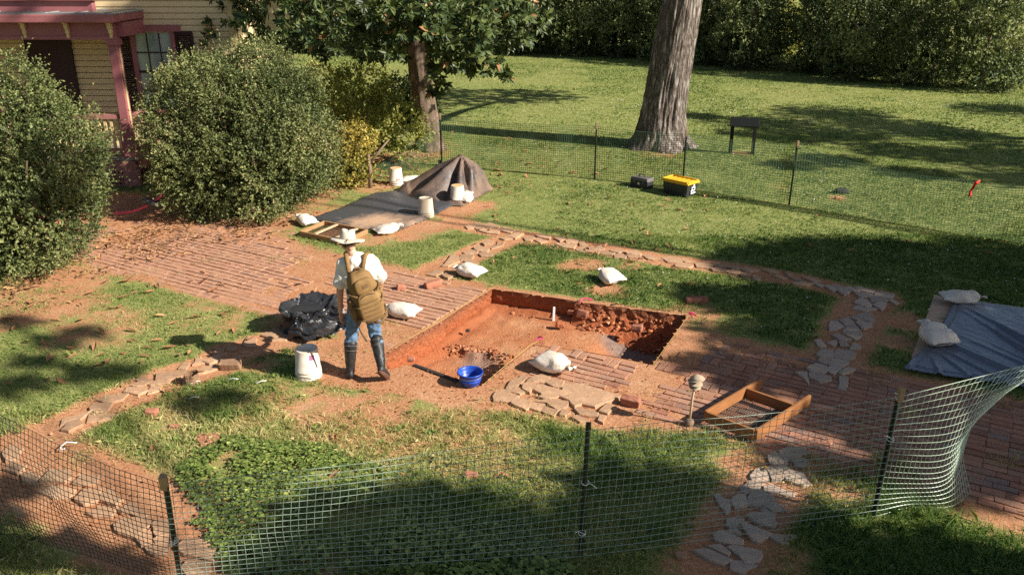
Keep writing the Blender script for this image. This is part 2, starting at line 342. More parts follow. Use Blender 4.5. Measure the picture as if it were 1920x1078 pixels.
patches = [  # px, py, radius m, strength
    (90, 575, 1.0, .75), (200, 600, .7, .6), (20, 560, .8, .7), (150, 540, .6, .7), (600, 770, .55, .75), (700, 775, .7, .8), (790, 800, .6, .7), (640, 820, .5, .6), (740, 830, .5, .6), (480, 780, .4, .5), (560, 760, 1.0, .5), (320, 770, .6, .4), (900, 830, .8, .5), (860, 800, .6, .6), (180, 620, .9, .6), (420, 850, .5, .4),
    (620, 400, .6, .8), (560, 395, .8, .6), (700, 350, .8, .7), (850, 395, .7, .9), (800, 425, .6, .9), (900, 385, .5, .8), (760, 440, .6, .8), (700, 450, .5, .7),
    (1100, 495, .45, .85), (1140, 545, .4, .9), (1060, 500, .3, .7), (1180, 500, .3, .6), (1320, 590, .35, .8), (1300, 640, .3, .8), (1690, 600, .5, .8), (1680, 640, .4, .7), (1560, 900, .5, .7), (1900, 960, .55, .9), (1830, 950, .4, .7), (1640, 880, .4, .6), (1780, 920, .4, .7), (1720, 905, .35, .7),
    (1290, 790, .35, .9), (1400, 870, .4, .8), (1340, 1000, .4, .7), (1450, 1060, .5, .7), (1310, 1080, .5, .7), (450, 980, .5, .6), (400, 1060, .5, .7), (380, 930, .4, .6), (640, 340, 1.0, .7), (560, 370, 1.2, .7), (450, 420, 1.4, .9), (300, 440, 1.2, .9), (120, 520, 1.0, .8),
    (780, 285, 1.2, .7), (720, 300, .9, .7), (1240, 285, .8, .6), (625, 436, .4, .9), (1390, 285, .4, .9), (1570, 370, .25, .9), (500, 430, .8, .7), (350, 500, .6, .8), (900, 545, .5, .5), (700, 520, .5, .6), (820, 560, .5, .8), (1030, 880, .5, .4), (1200, 345, .3, .3), (1450, 350, .3, .4)]
PATCH = [(P(a, b), r, s) for a, b, r, s in patches]
pit_poly = PP((922, 540), (1000, 551), (1090, 565), (1180, 577), (1290, 591), (1262, 632), (1226, 682), (1150, 666), (1060, 652), (1000, 645), (950, 684), (905, 722), (857, 710), (774, 682), (726, 692), (722, 660), (769, 634), (824, 604), (872, 572))
def soil(x, y):
    """0 grass .. 1 bare soil"""
    d = np.zeros(len(x))
    v = x*V_.x+y*V_.y; u = x*U.x+y*U.y
    top = 10.0 + 0.9*sstep(-9, -14, u); w = sstep(7.45, 7.9, v)*(1-sstep(top, top+0.5, v))*sstep(-16.5, -15.5, u)
    d = np.maximum(d, w)
    for pts, wd, st in ((path_back, .33, 1), (path_right, .42, .9), (path_fork, .36, .95), (path_left, .38, 1), (path_near, .62, 1), (path_low, .42, .95)):
        d = np.maximum(d, st*(1-sstep(wd*.55, wd*1.35, line_dist(x, y, pts))))
    d = np.maximum(d, 1-sstep(-.1, .35, poly_sd(x, y, front)))
    d = np.maximum(d, .9*(1-sstep(.0, .22, poly_sd(x, y, pit_poly))))
    for c, r, s in PATCH: d = np.maximum(d, s*(1-sstep(r*.35, r*1.25, np.hypot(x-c.x, y-c.y))))
    worn = sstep(.47, .72, fb2(x, y, .7, 2))*.6*(1-sstep(11, 14, y))*(1-sstep(2.5, 4.5, x))
    d = np.maximum(d, worn)
    return d
def soil_n(x, y):
    return np.clip(soil(x, y) + (fb2(x, y, 1.5, 5)-.5)*1.25 + (n2(x, y, 6, 1)-.5)*.5, 0, 1)
def zrel(x, y):
    return (fb2(x, y, .9, 11)-.5)*.022 + (n2(x, y, 5, 4)-.5)*.004
# ------------------------------------------------------------------ ground sheet with the pit cut out
def axis(lo, hi, step, far_lo, far_hi, grow=1.18):
    c = list(np.arange(lo, hi+1e-6, step)); s = step
    while c[-1] < far_hi: s *= grow; c.append(c[-1]+s)
    s = step; a = []
    x = lo
    while x > far_lo: s *= grow; x -= s; a.append(x)
    return np.array(a[::-1]+c)
gx = axis(-7.5, 7.5, .065, -260, 260); gy = axis(4.0, 15.0, .06, -40, 420)
GX, GY = np.meshgrid(gx, gy); X = GX.ravel(); Y = GY.ravel()
near = (np.abs(X) < 20) & (Y < 45) & (Y > 0)
D = np.full(len(X), 0.0); D[near] = soil(X[near], Y[near])
Z = np.zeros(len(X)); Z[near] = zrel(X[near], Y[near])
Z -= 0.012*sstep(.5, 1, D)*near
vv_ = X*V_.x+Y*V_.y; uu_ = X*U.x+Y*U.y; Z -= .007*sstep(7.6, 7.9, vv_)*(1-sstep(9.9, 10.3, vv_))*sstep(-13, -12, uu_)*near*(n2(X, Y, 1.1, 77) > .30)
# snap the vertices nearest the pit's edge onto it
box_ = (X > -3) & (X < 3.5) & (Y > 8) & (Y < 13); idx = np.where(box_)[0]
sd = poly_sd(X[idx], Y[idx], pit_poly)
cl = np.abs(sd) < .034
closed = list(pit_poly)+[pit_poly[0]]
for j in idx[cl]:
    p = Vector((X[j], Y[j], 0)); best = None
    for a, b2 in zip(closed[:-1], closed[1:]):
        ab = b2-a; t = max(0, min(1, (p-a).dot(ab)/ab.length_squared)); q = a+ab*t
        if best is None or (q-p).length < (best-p).length: best = q
    X[j], Y[j] = best.x, best.y
full = np.full(len(X), 9.0); full[idx] = np.where(cl, 0.0, sd)
nxg = len(gx); I, J = np.meshgrid(np.arange(nxg-1), np.arange(len(gy)-1)); q = (J*nxg+I).ravel()
F = np.stack([q, q+1, q+nxg+1, q+nxg], 1)
keep = ~((full[F] <= 0).all(1)); F = F[keep]
me = np_mesh('ground', np.stack([X, Y, Z], 1), F, smooth=True, point={'soil': D})
m, nt, b = newmat('ground'); M['ground'] = m
nz = math_(nt, 'MULTIPLY', math_(nt, 'SUBTRACT', tex(nt, 3.5, 8, 0.68), 0.5), 1.7)
nz2 = math_(nt, 'MULTIPLY', math_(nt, 'SUBTRACT', tex(nt, 30, 4, 0.7), 0.5), 0.7)
s = math_(nt, 'ADD', math_(nt, 'ADD', attr(nt, 'soil'), nz), nz2)
k = ramp(nt, s, [(0.30, (0, 0, 0)), (0.72, (1, 1, 1))])
g1 = ramp(nt, tex(nt, 0.35, 5, 0.6), [(0.35, (0.21, 0.245, 0.07)), (0.65, (0.36, 0.34, 0.125))])
g2 = ramp(nt, tex(nt, 24, 5, 0.7), [(0.36, (0.045, 0.07, 0.016)), (0.55, (0.17, 0.20, 0.055)), (0.76, (0.40, 0.34, 0.16))])
gc = mix(nt, 0.55, g1, g2)
gc = mix(nt, 0.5, gc, ramp(nt, tex(nt, 4.5, 6, 0.7), [(0.34, (0.10, 0.15, 0.035)), (0.52, (0.27, 0.285, 0.085)), (0.70, (0.48, 0.40, 0.18))]))
dc = ramp(nt, tex(nt, 1.6, 8, 0.7), [(0.28, (0.31, 0.125, 0.058)), (0.42, (0.44, 0.185, 0.085)), (0.56, (0.50, 0.245, 0.125)), (0.72, (0.58, 0.35, 0.20))])
dc2 = ramp(nt, tex(nt, 28, 6, 0.75), [(0.34, (0.14, 0.06, 0.03)), (0.5, (0.44, 0.21, 0.105)), (0.7, (0.68, 0.45, 0.28))])
dc = mix(nt, 0.5, dc, dc2)
nt.links.new(mix(nt, k, gc, dc), b.inputs['Base Color']); b.inputs['Roughness'].default_value = 0.95; b.inputs['Specular IOR Level'].default_value = 0.1
bump(nt, b, tex(nt, 38, 6, 0.7), 0.8, 0.02)
tag(link('ground', me, m), kind='structure')

# ------------------------------------------------------------------ the pit: walls and floor
def pit_z(x, y):
    c1 = P(1190, 650, -.5); right = sstep(.35, 1.05, (x-P(1080, 620, -.3).x)*.94-(y-P(1080, 620, -.3).y)*.3+.1)
    z = -.30 + .05*(fb2(x, y, 1.2, 3)-.5)
    # low front-left basin beyond a ragged step
    a, b_ = P(795, 640, -.25), P(985, 668, -.25)
    side = (x-a.x)*(b_.y-a.y)-(y-a.y)*(b_.x-a.x); side /= math.hypot(b_.x-a.x, b_.y-a.y)
    side = side + (fb2(x, y, 3, 8)-.5)*.35
    z = z - .10*sstep(-.03, .10, side)
    z = z - .24*right
    return z + (fb2(x, y, 6, 9)-.5)*.045
st = .03
px_ = np.arange(-2.2, 3.0, st); py_ = np.arange(8.3, 12.4, st)
PX, PYg = np.meshgrid(px_, py_); X = PX.ravel(); Y = PYg.ravel()
sd = poly_sd(X, Y, pit_poly); Z = pit_z(X, Y)
Z += .16*(1-sstep(-.22, 0.0, -np.abs(sd)-.0))*0
Z += .10*sstep(-.20, -.02, sd)*fb2(X, Y, 4, 6)
nq = len(px_); I, J = np.meshgrid(np.arange(nq-1), np.arange(len(py_)-1)); q = (J*nq+I).ravel(); F = np.stack([q, q+1, q+nq+1, q+nq], 1)
F = F[(sd[F] < .06).all(1)]
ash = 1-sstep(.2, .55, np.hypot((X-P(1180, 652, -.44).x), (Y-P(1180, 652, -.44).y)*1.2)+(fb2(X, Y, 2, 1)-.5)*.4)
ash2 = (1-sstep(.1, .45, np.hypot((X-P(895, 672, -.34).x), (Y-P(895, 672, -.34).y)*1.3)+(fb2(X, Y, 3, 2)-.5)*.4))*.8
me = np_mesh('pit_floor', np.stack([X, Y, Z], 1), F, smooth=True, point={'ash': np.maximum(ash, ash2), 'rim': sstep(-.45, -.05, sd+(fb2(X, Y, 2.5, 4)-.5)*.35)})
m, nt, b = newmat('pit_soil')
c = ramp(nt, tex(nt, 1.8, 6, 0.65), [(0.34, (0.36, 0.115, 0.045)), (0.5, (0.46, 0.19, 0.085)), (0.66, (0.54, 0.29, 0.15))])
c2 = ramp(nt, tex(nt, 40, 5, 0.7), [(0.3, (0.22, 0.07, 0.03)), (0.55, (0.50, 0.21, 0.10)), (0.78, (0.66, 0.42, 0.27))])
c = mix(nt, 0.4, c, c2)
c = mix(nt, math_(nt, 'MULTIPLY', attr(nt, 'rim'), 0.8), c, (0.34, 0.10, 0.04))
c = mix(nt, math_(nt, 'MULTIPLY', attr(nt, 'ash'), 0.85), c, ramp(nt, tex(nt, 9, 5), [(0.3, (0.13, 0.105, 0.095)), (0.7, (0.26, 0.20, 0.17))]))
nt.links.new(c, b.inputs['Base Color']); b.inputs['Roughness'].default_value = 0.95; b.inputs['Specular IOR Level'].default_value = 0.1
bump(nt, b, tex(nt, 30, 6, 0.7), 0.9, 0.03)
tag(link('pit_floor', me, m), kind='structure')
m, nt, b = newmat('pit_wall_soil')
tc = nt.nodes.new('ShaderNodeTexCoord'); sx = nt.nodes.new('ShaderNodeSeparateXYZ'); nt.links.new(tc.outputs['Object'], sx.inputs[0])
hz = math_(nt, 'ADD', math_(nt, 'MULTIPLY', sx.outputs[2], 2.2), math_(nt, 'MULTIPLY', tex(nt, 4, 5), 0.35))
c = ramp(nt, math_(nt, 'ADD', hz, 0.76), [(0.0, (0.34, 0.09, 0.035)), (0.45, (0.40, 0.115, 0.042)), (0.72, (0.30, 0.105, 0.048)), (0.9, (0.13, 0.065, 0.04))])
c2 = ramp(nt, tex(nt, 34, 5, 0.7), [(0.34, (0.14, 0.04, 0.02)), (0.55, (0.38, 0.12, 0.05)), (0.70, (0.62, 0.38, 0.25))])
nt.links.new(mix(nt, 0.42, c, c2), b.inputs['Base Color']); b.inputs['Roughness'].default_value = 0.95; b.inputs['Specular IOR Level'].default_value = 0.1
bump(nt, b, tex(nt, 24, 6, 0.7), 1.0, 0.04); M['pitwall'] = m
mb = MB(); ring = []
for a, b2 in zip(closed[:-1], closed[1:]):
    n_ = max(2, int((b2-a).length/.045))
    ring += [(a.lerp(b2, i/n_), (b2-a).normalized()) for i in range(n_)]
NR = 11
def wallpt(i, j):
    p, d = ring[i % len(ring)]; nin = Vector((d.y, -d.x, 0))     # outline runs clockwise: this points into the pit
    t = j/NR; zb = float(pit_z(np.array([p.x]), np.array([p.y]))[0])-.05
    z = zrel(np.array([p.x]), np.array([p.y]))[0]*(1-t)-.012*(1-t) + zb*t
    rub = 1.0 + 1.6*sstep(.6, 1.2, p.x)*(1 if p.y > 10.5 else 0)
    dz = mnoise.fractal(Vector((p.x*7, p.y*7, z*9)), 1.0, 2.0, 4)*.022*rub*math.sin(math.pi*min(1, t*1.2+.08))
    bk = p.y > 10.7; slope = (-.03*t if bk and p.x < .9 else .05*t) + (.10*t*t*rub if bk and p.x > .9 else 0)
    return p + nin*(slope+dz) + Vector((0, 0, z))
mb.grid(lambda a, b_: wallpt(round(a*len(ring)), round(b_*NR)), len(ring), NR)
tag(mb.build('pit_wall', M['pitwall'], smooth=False), kind='structure')
# clods and pebbles in and round the pit
def chunks(name, pts, sizes, mat, tint):
    base = bmesh.new(); bmesh.ops.create_icosphere(base, subdivisions=1, radius=1)
    bv = np.array([v.co[:] for v in base.verts]); bf = np.array([[v.index for v in f.verts] for f in base.faces]); base.free()
    n = len(pts); jit = 1+(rng.random((n, len(bv), 1))-.5)*1.0
    ang = rng.random(n)*6.28; ca, sa = np.cos(ang)[:, None], np.sin(ang)[:, None]
    v = bv[None]*jit*np.array(sizes)[:, None, None]*(np.array([1, 1, .7])*(1+(rng.random((n, 1, 3))-.5)*.6))
    vx = v[:, :, 0]*ca-v[:, :, 1]*sa; vy = v[:, :, 0]*sa+v[:, :, 1]*ca
    V = np.stack([vx, vy, v[:, :, 2]], 2)+np.array(pts)[:, None, :]
    F = (bf[None]+(np.arange(n)*len(bv))[:, None, None]).reshape(-1, 3)
    return link(name, np_mesh(name, V.reshape(-1, 3), F, tint=np.repeat(tint, len(bf))), mat)
pts = []; sz = []
def strew(a, b_, n, w, s0, s1, zf=pit_z):
    for _ in range(n):
        t = random.random(); p = a.lerp(b_, t) + Vector((random.gauss(0, w), random.gauss(0, w), 0))
        z = float(zf(np.array([p.x]), np.array([p.y]))[0]); s = random.uniform(s0, s1)*random.random()**.6
        pts.append((p.x, p.y, z+s*.3)); sz.append(s)
strew(P(800, 638, -.25), P(930, 655, -.25), 170, .05, .010, .035)
strew(P(930, 655, -.25), P(985, 680, -.28), 40, .06, .012, .04)
strew(P(1095, 610, -.3), P(1240, 640, -.45), 200, .09, .012, .045)
strew(P(1180, 600, -.2), P(1270, 612, -.2), 120, .07, .012, .04)
strew(P(935, 575, -.25), P(1080, 600, -.25), 70, .07, .01, .03)
strew(P(780, 690, -.34), P(860, 710, -.34), 60, .05, .01, .035)
strew(P(800, 660, -.3), P(1150, 640, -.3), 160, .3, .006, .016)
strew(P(560, 700), P(1000, 770), 260, .35, .005, .014, zrel)
strew(P(700, 690), P(1250, 740), 240, .3, .005, .014, zrel)
strew(P(300, 470), P(800, 580), 160, .5, .005, .014, zrel)
strew(P(950, 690), P(1200, 790), 200, .25, .006, .02, zrel)
strew(P(150, 780), P(520, 650), 130, .3, .006, .02, zrel)
strew(P(60, 860), P(400, 1040), 120, .35, .006, .02, zrel)
qa, qb = P(1090, 565), P(1290, 591); qn = Vector(((qa-qb).y, -(qa-qb).x, 0)).normalized()
qn = qn if qn.y < 0 else -qn
for _ in range(110):
    d_ = random.uniform(.02, .34); p = qa.lerp(qb, random.uniform(.02, .93))+qn*d_; zf = float(pit_z(np.array([p.x]), np.array([p.y]))[0]); s_ = random.uniform(.012, .05)*(.4+random.random()*.7)
    pts.append((p.x, p.y, -.10+(zf+.10)*min(1, d_/.26)+random.uniform(-.02, .03))); sz.append(s_)
tag(chunks('soil_crumbs', pts, sz, M['clod'], rng.random(len(pts))), 'crumbs of red soil and pebbles strewn in and around the pit', 'soil', kind='stuff')

# ------------------------------------------------------------------ brick walk
def in_pit(x, y, grow=.03): return poly_sd(np.array([x]), np.array([y]), pit_poly)[0] < grow
vsB, fsB, tB, dB = [], [], [], []
L_, W_, H_ = .205, .098, .06
row = 0; v = 7.75; rowz = 0.0
def weave(u, v, row, cc, Mx):
    """basket weave: pairs of rows swap direction in every other cell"""
    if int(math.floor(u/.209)+row//2) % 2: return Mx, cc
    k = row//2; vc = 7.75+(2*k+1)*(W_+.013)-.0065; uc = (math.floor(u/.209)+.5)*.209; sg = -1 if row % 2 else 1
    c = U*(uc+sg*.052)+V_*vc; return Matrix.Rotation(R(90), 3, 'Z') @ Mx, Vector((c.x, c.y, cc.z))
while v < 10.85:
    u = -15.6 + (L_*.5 if row % 2 and v < 8.5 else 0) + random.uniform(-.02, .02)
    while u < 9.5:
        c = U*(u+L_/2)+V_*(v+W_/2)
        if 10.05 < v and u > -9.5-(random.random()): u += L_+.003; continue
        cover = float(fb2(c.x, c.y, .8, 21)[0]); fr = float(fb2(c.x, c.y, 3.0, 31)[0])
        dusty = .0
        if u < -11.6: dusty += .004
        if -11.6 < u < -6.0 and v > 8.1: dusty += .001
        if u > -5.2 and u < -2.4 and v < 8.75: dusty += .007
        if u > -7.6 and u < -4.5 and v < 8.35: dusty += .03
        if u > -2.8: dusty -= .014
        zg = float(zrel(np.array([c.x]), np.array([c.y]))[0])-.012; top = .008 + (cover-.5)*-.06 + (fr-.5)*.008 - dusty*.6 + random.uniform(-.0025, .0025)
        top = .003+.45*min(top, .018)+max(-.004, rowz) if top > 0 else -1
        if v < 7.95 or v > 9.85: top -= random.uniform(0, .012)
        if not in_pit(c.x, c.y, .09 if c.y < 9.5 else .05) and top > -.004 and -.3 < proj(c)[0] < 2300:
            L = L_+.002-(.008 if random.random() < .25 else 0); W = W_-random.uniform(.001, .012)
            pieces = [(0, 0, L, W, 0)]
            for (_, _, l, w, _) in pieces:
                a = random.gauss(0, .025); tx, ty = random.gauss(0, .018), random.gauss(0, .018)
                Mx = Matrix.Rotation(math.atan2(U.y, U.x)+a, 3, 'Z') @ Matrix.Rotation(tx, 3, 'X') @ Matrix.Rotation(ty, 3, 'Y')
                cc = c+V_*random.gauss(0, .003)+Vector((0, 0, top+zg)); n0 = len(vsB); e = .004
                if u > -5.2 and u < -2.0 and v > 8.55: Mx, cc = weave(u, v, row, cc, Mx)
                for (z, ins) in ((-H_, 0), (-e, 0), (0, e)):
                    for sx_, sy_ in ((-1, -1), (1, -1), (1, 1), (-1, 1)):
                        vsB.append(cc+Mx @ Vector((sx_*(l/2-ins)+random.gauss(0, .0025), sy_*(w/2-ins)+random.gauss(0, .0025), z)))
                for r_ in (0, 4):
                    for k2 in range(4): fsB.append((n0+r_+k2, n0+r_+(k2+1) % 4, n0+r_+4+(k2+1) % 4, n0+r_+4+k2)); 
                fsB.append((n0+8, n0+9, n0+10, n0+11))
                tB += [random.random()]*9; dB += [(.62 if u < -6 else .45 if u < -3.6 else .02)+random.uniform(-.15, .15)]*9
        u += L_+.003
    v += W_+.013; row += 1; rowz = random.gauss(0, .0025)
me = np_mesh('brick_walk', np.array([p[:] for p in vsB]), np.array(fsB), tint=np.array(tB))
a_ = me.attributes.new('dusty', 'FLOAT', 'FACE'); a_.data.foreach_set('value', np.array(dB, np.float32))
m, nt, b = newmat('worn_brick')
c = ramp(nt, attr(nt, 'tint'), [(0.0, (0.17, 0.07, 0.045)), (0.3, (0.33, 0.13, 0.075)), (0.6, (0.40, 0.19, 0.12)), (0.8, (0.25, 0.14, 0.10)), (0.92, (0.17, 0.14, 0.13)), (1.0, (0.48, 0.24, 0.15))])
k = ramp(nt, tex(nt, 3.2, 6, 0.7), [(0.40, (0, 0, 0)), (0.60, (1, 1, 1))])
c = mix(nt, math_(nt, 'ADD', math_(nt, 'MULTIPLY', k, 0.45), attr(nt, 'dusty'), True), c, (0.47, 0.25, 0.15)); c = mix(nt, 0.3, c, ramp(nt, tex(nt, 60, 4), [(0.3, (0.16, 0.07, 0.05)), (0.7, (0.52, 0.31, 0.21))]))
nt.links.new(c, b.inputs['Base Color']); b.inputs['Roughness'].default_value = 0.92; b.inputs['Specular IOR Level'].default_value = 0.15
bump(nt, b, tex(nt, 45, 6, 0.7), 0.6, 0.012)
tag(link('brick_walk', me, m), kind='structure'); M['brick'] = m
# a second walk that curves away behind the shrubs
mb = MB(); cc = P(700, 262); tints = []
for r_ in range(14):
    rad = 1.2+r_*.115
    for k2 in range(int(rad*2.6/.21)):
        a0 = R(120)+k2*.215/rad
        if a0 > R(250): break
        c = cc+Vector((rad*math.cos(a0), rad*math.sin(a0), .012+random.uniform(0, .01)))
        mb.box(c, (.10, .2, .05), Matrix.Rotation(a0, 3, 'Z')); tints += [random.random()]*6
o = mb.build('curved_brick_walk', M['brick']); a = o.data.attributes.new('tint', 'FLOAT', 'FACE'); a.data.foreach_set('value', tints); tag(o, kind='structure')

# ------------------------------------------------------------------ grass
def scatter(n, y0, y1, spread=1.15):
    """random ground points, evenly spread inside what the camera can see"""
    y = np.sqrt(rng.random(n)*(y1*y1-y0*y0)+y0*y0); half = .6*(y*CP+CAM_H*SP)*spread
    return (rng.random(n)*2-1)*half, y
ivy_poly = PP((325, 885), (360, 850), (440, 822), (540, 832), (620, 850), (700, 890), (790, 925), (880, 960), (1000, 985), (1060, 1030), (1100, 1120), (520, 1130), (430, 1060), (380, 970), (340, 930))
tarp_l = PP((578, 413), (640, 392), (700, 366), (742, 360), (800, 372), (856, 384), (800, 413), (757, 431), (722, 443), (690, 432), (630, 424))
tarp_r = PP((1790, 563), (1850, 574), (1960, 590), (2080, 604), (2150, 740), (1985, 742), (1920, 734), (1840, 722), (1760, 712), (1692, 698), (1738, 654), (1757, 628), (1776, 596))
board_poly = PP((1750, 551), (1832, 568), (1792, 652), (1705, 674))
def blades(name, n, y0, y1, h0, h1, w0, w1, dens=1.0, dry=0.0):
    x, y = scatter(int(n), y0, y1); d = soil_n(x, y)
    tuft = fb2(x, y, 3.1, 40)
    keep = (rng.random(len(x)) > sstep(.22, .95, d)**.8) & (rng.random(len(x)) < .35+tuft*1.3)
    sdp = poly_sd(x, y, pit_poly); keep &= sdp > .01
    keep &= ~inside(x, y, tarp_r) & ~inside(x, y, board_poly) & ~inside(x, y, tarp_l)
    keep &= ~(inside(x, y, ivy_poly) & (rng.random(len(x)) < .8))
    x, y, d, tuft = x[keep], y[keep], d[keep], tuft[keep]; n = len(x)
    lush = sstep(.40, .62, fb2(x, y, .42, 50)+.12*(x > 3.2)-.05*(x < -1)-d*.3)
    h = (h0+(h1-h0)*rng.random(n)**1.5)*(.55+.75*tuft)*(.75+.5*lush); w = w0+(w1-w0)*rng.random(n)
    a = rng.random(n)*6.283; lean = .35+rng.random(n)*.9; la = rng.random(n)*6.283
    z = zrel(x, y)-.006
    base = np.stack([x, y, z], 1); sd_ = np.stack([np.cos(a), np.sin(a), 0*a], 1)*w[:, None]/2
    mid = base + np.stack([np.cos(la)*lean*.25*h, np.sin(la)*lean*.25*h, h*.62], 1)
    tip = base + np.stack([np.cos(la)*lean*h, np.sin(la)*lean*h, h*(1.05-.25*lean)], 1)
    Vv = np.stack([base-sd_, base+sd_, mid+sd_*.8, tip, mid-sd_*.8], 1).reshape(-1, 3)
    i = (np.arange(n)*5)[:, None]; Ff = i+np.array([[0, 1, 2, 3, 4]])
    t = np.clip(.47-.26*lush+.17*(1-sstep(8.4, 9.6, y))*(1-sstep(.6, 2.2, x))+.16*sstep(17, 28, y)+.30*d+(rng.random(n)-.5)*.5+(fb2(x, y, .7, 60)-.5)*.5+dry, 0, 1)
    return tag(link(name, np_mesh(name, Vv, Ff, tint=t), M['grass']), 'short worn lawn grass growing between the paths', 'grass', kind='stuff')
blades('near_grass', 190000, 4.5, 8.2, .035, .125, .004, .0085)
blades('lawn_grass', 230000, 8.2, 14.5, .025, .075, .006, .010)
blades('far_grass', 260000, 14.5, 24, .02, .048, .008, .013)
blades('distant_grass', 200000, 24, 46, .03, .055, .02, .04)
# white clover heads
x, y = scatter(2600, 8.5, 30); k = (x > 1.5-.05*y) & (soil_n(x, y) < .35) & (n2(x, y, .5, 70) > .42)
x, y = x[k], y[k]; n = len(x); s = (.006+.005*rng.random(n))*(.7+y/40)
tag(chunks('clover_flowers', np.stack([x, y, .04+.02*rng.random(n)], 1), s, M['tie'], np.ones(n)), 'tiny white clover heads dotted over the lawn', 'clover', kind='stuff')

# ------------------------------------------------------------------ leaves in bulk
def unit(v): return v/(np.linalg.norm(v, axis=1, keepdims=True)+1e-9)
def leaf_quads(c, ax, nr, L, Wd, fold=.15):
    sd_ = unit(np.cross(ax, nr)); nr = np.cross(sd_, ax)
    L = np.asarray(L)[:, None]; Wd = np.asarray(Wd)[:, None]
    v = np.stack([c, c+ax*L*.5+sd_*Wd*.5+nr*Wd*fold, c+ax*L, c+ax*L*.5-sd_*Wd*.5+nr*Wd*fold], 1).reshape(-1, 3)
    f = (np.arange(len(c))*4)[:, None]+np.array([[0, 1, 2, 3]]); return v, f
def rand_dirs(n):
    return unit(rng.normal(size=(n, 3)))
def crown(name, blobs, ntw, per, L, aspect, tw_len, mat, lump=.16, lscale=1.6, inner=.18, hole=.30, zmin=.06, upbias=.25, tint_off=0.0, parent=None, loc=None, clump_tint=.5):
    """foliage: sprays of leaves at the ragged surface of a union of ellipsoids, thinner sprays inside"""
    B = np.array(blobs, float); area = (B[:, 3]*B[:, 4]+B[:, 3]*B[:, 5]+B[:, 4]*B[:, 5]); pr = area/area.sum()
    bi = rng.choice(len(B), ntw, p=pr); d = rand_dirs(ntw); Cc = B[bi, :3]; Rr = B[bi, 3:6]
    lum = n3(Cc+d*Rr, lscale)-.5; lum2 = n3(Cc+d*Rr, lscale*2.6)-.5
    ins = rng.random(ntw) < inner
    sc = 1+lump*2*lum+lump*lum2; sc = np.where(ins, sc*(.45+.45*rng.random(ntw)), sc*(1-.10*rng.random(ntw)**2))
    p = Cc+d*Rr*sc[:, None]; nrm = unit(d/Rr)
    keep = (p[:, 2] > zmin) & (ins | ((n3(p, lscale*3.0) > hole) & (n3(p+7.7, lscale*1.3) > hole-.08)))
    for k2 in range(len(B)):
        e = (((p-B[k2, :3])/B[k2, 3:6])**2).sum(1); keep &= ~((bi != k2) & (e < .62) & ~ins)
    p, nrm, lum, ins = p[keep], nrm[keep], (lum+lum2*.5)[keep], ins[keep]; n = len(p)
    tdir = unit(nrm+rand_dirs(n)*.55+np.array([0, 0, upbias]))
    tl = tw_len*(.5+rng.random(n))*np.where(rng.random(n) > .9, 1.9, 1.0)
    t = rng.random((n, per))**.8
    c = (p[:, None, :]+tdir[:, None, :]*(t*tl[:, None])[:, :, None]).reshape(-1, 3)
    ax = unit(np.repeat(tdir, per, 0)*.8+rand_dirs(n*per)); nr = unit(np.repeat(nrm, per, 0)*.7+rand_dirs(n*per)+np.array([0, 0, .5]))
    big = np.where(np.repeat(ins, per), 1.5, 1.0)
    Lr = L*(.65+.7*rng.random(n*per))*big
    c[:, 2] = np.maximum(c[:, 2], .01)
    v, f = leaf_quads(c, ax, nr, Lr, Lr*aspect)
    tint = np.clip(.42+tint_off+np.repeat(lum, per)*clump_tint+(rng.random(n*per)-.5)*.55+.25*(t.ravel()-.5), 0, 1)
    return link(name, np_mesh(name, v, f, tint=tint), mat, parent, loc)
def stems(base, tops, r0, r1, n=6, wob=.08):
    mb = MB()
    for tp in tops:
        a = Vector(base)+Vector((random.uniform(-.1, .1), random.uniform(-.1, .1), 0)); b_ = Vector(tp)
        ps = [a.lerp(b_, t)+Vector((random.gauss(0, wob), random.gauss(0, wob), 0))*math.sin(math.pi*t) for t in (0, .25, .5, .75, 1)]
        mb.tube(ps, [r0+(r1-r0)*t for t in (0, .25, .5, .75, 1)], n)
    return mb
# boxwoods
bl = P(70, 470); bl = Vector((-7.93, 13.6, 0))
t = thing('boxwood_shrub', 'tall ragged boxwood at the left edge, sun on its crown and dark hollows below', 'shrub', bl)
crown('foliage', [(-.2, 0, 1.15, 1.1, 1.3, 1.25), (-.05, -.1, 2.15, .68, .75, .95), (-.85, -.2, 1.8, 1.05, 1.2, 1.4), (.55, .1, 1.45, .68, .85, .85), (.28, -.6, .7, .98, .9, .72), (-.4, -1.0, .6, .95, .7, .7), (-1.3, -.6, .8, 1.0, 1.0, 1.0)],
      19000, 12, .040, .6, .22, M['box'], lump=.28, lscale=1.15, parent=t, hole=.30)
stems((0, 0, 0), [(random.uniform(-1, 1), random.uniform(-1, 1), random.uniform(1.2, 2.4)) for _ in range(14)], .05, .012).build('stem', M['twig'], t, True)
bm_ = Vector((-5.30, 16.55, 0))
t = thing('boxwood_shrub', 'broad rounded boxwood in the middle, pink ribbon beside it and screen frame to its right', 'shrub', bm_)
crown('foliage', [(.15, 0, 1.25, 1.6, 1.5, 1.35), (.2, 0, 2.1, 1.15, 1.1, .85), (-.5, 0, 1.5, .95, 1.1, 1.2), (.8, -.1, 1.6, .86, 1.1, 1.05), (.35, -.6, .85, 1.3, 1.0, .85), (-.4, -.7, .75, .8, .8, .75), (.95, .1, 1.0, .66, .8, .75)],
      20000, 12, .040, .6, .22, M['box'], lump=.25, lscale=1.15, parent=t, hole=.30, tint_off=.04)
stems((0, 0, 0), [(random.uniform(-1.1, 1.1), random.uniform(-1, 1), random.uniform(1.2, 2.4)) for _ in range(14)], .05, .012).build('stem', M['twig'], t, True)
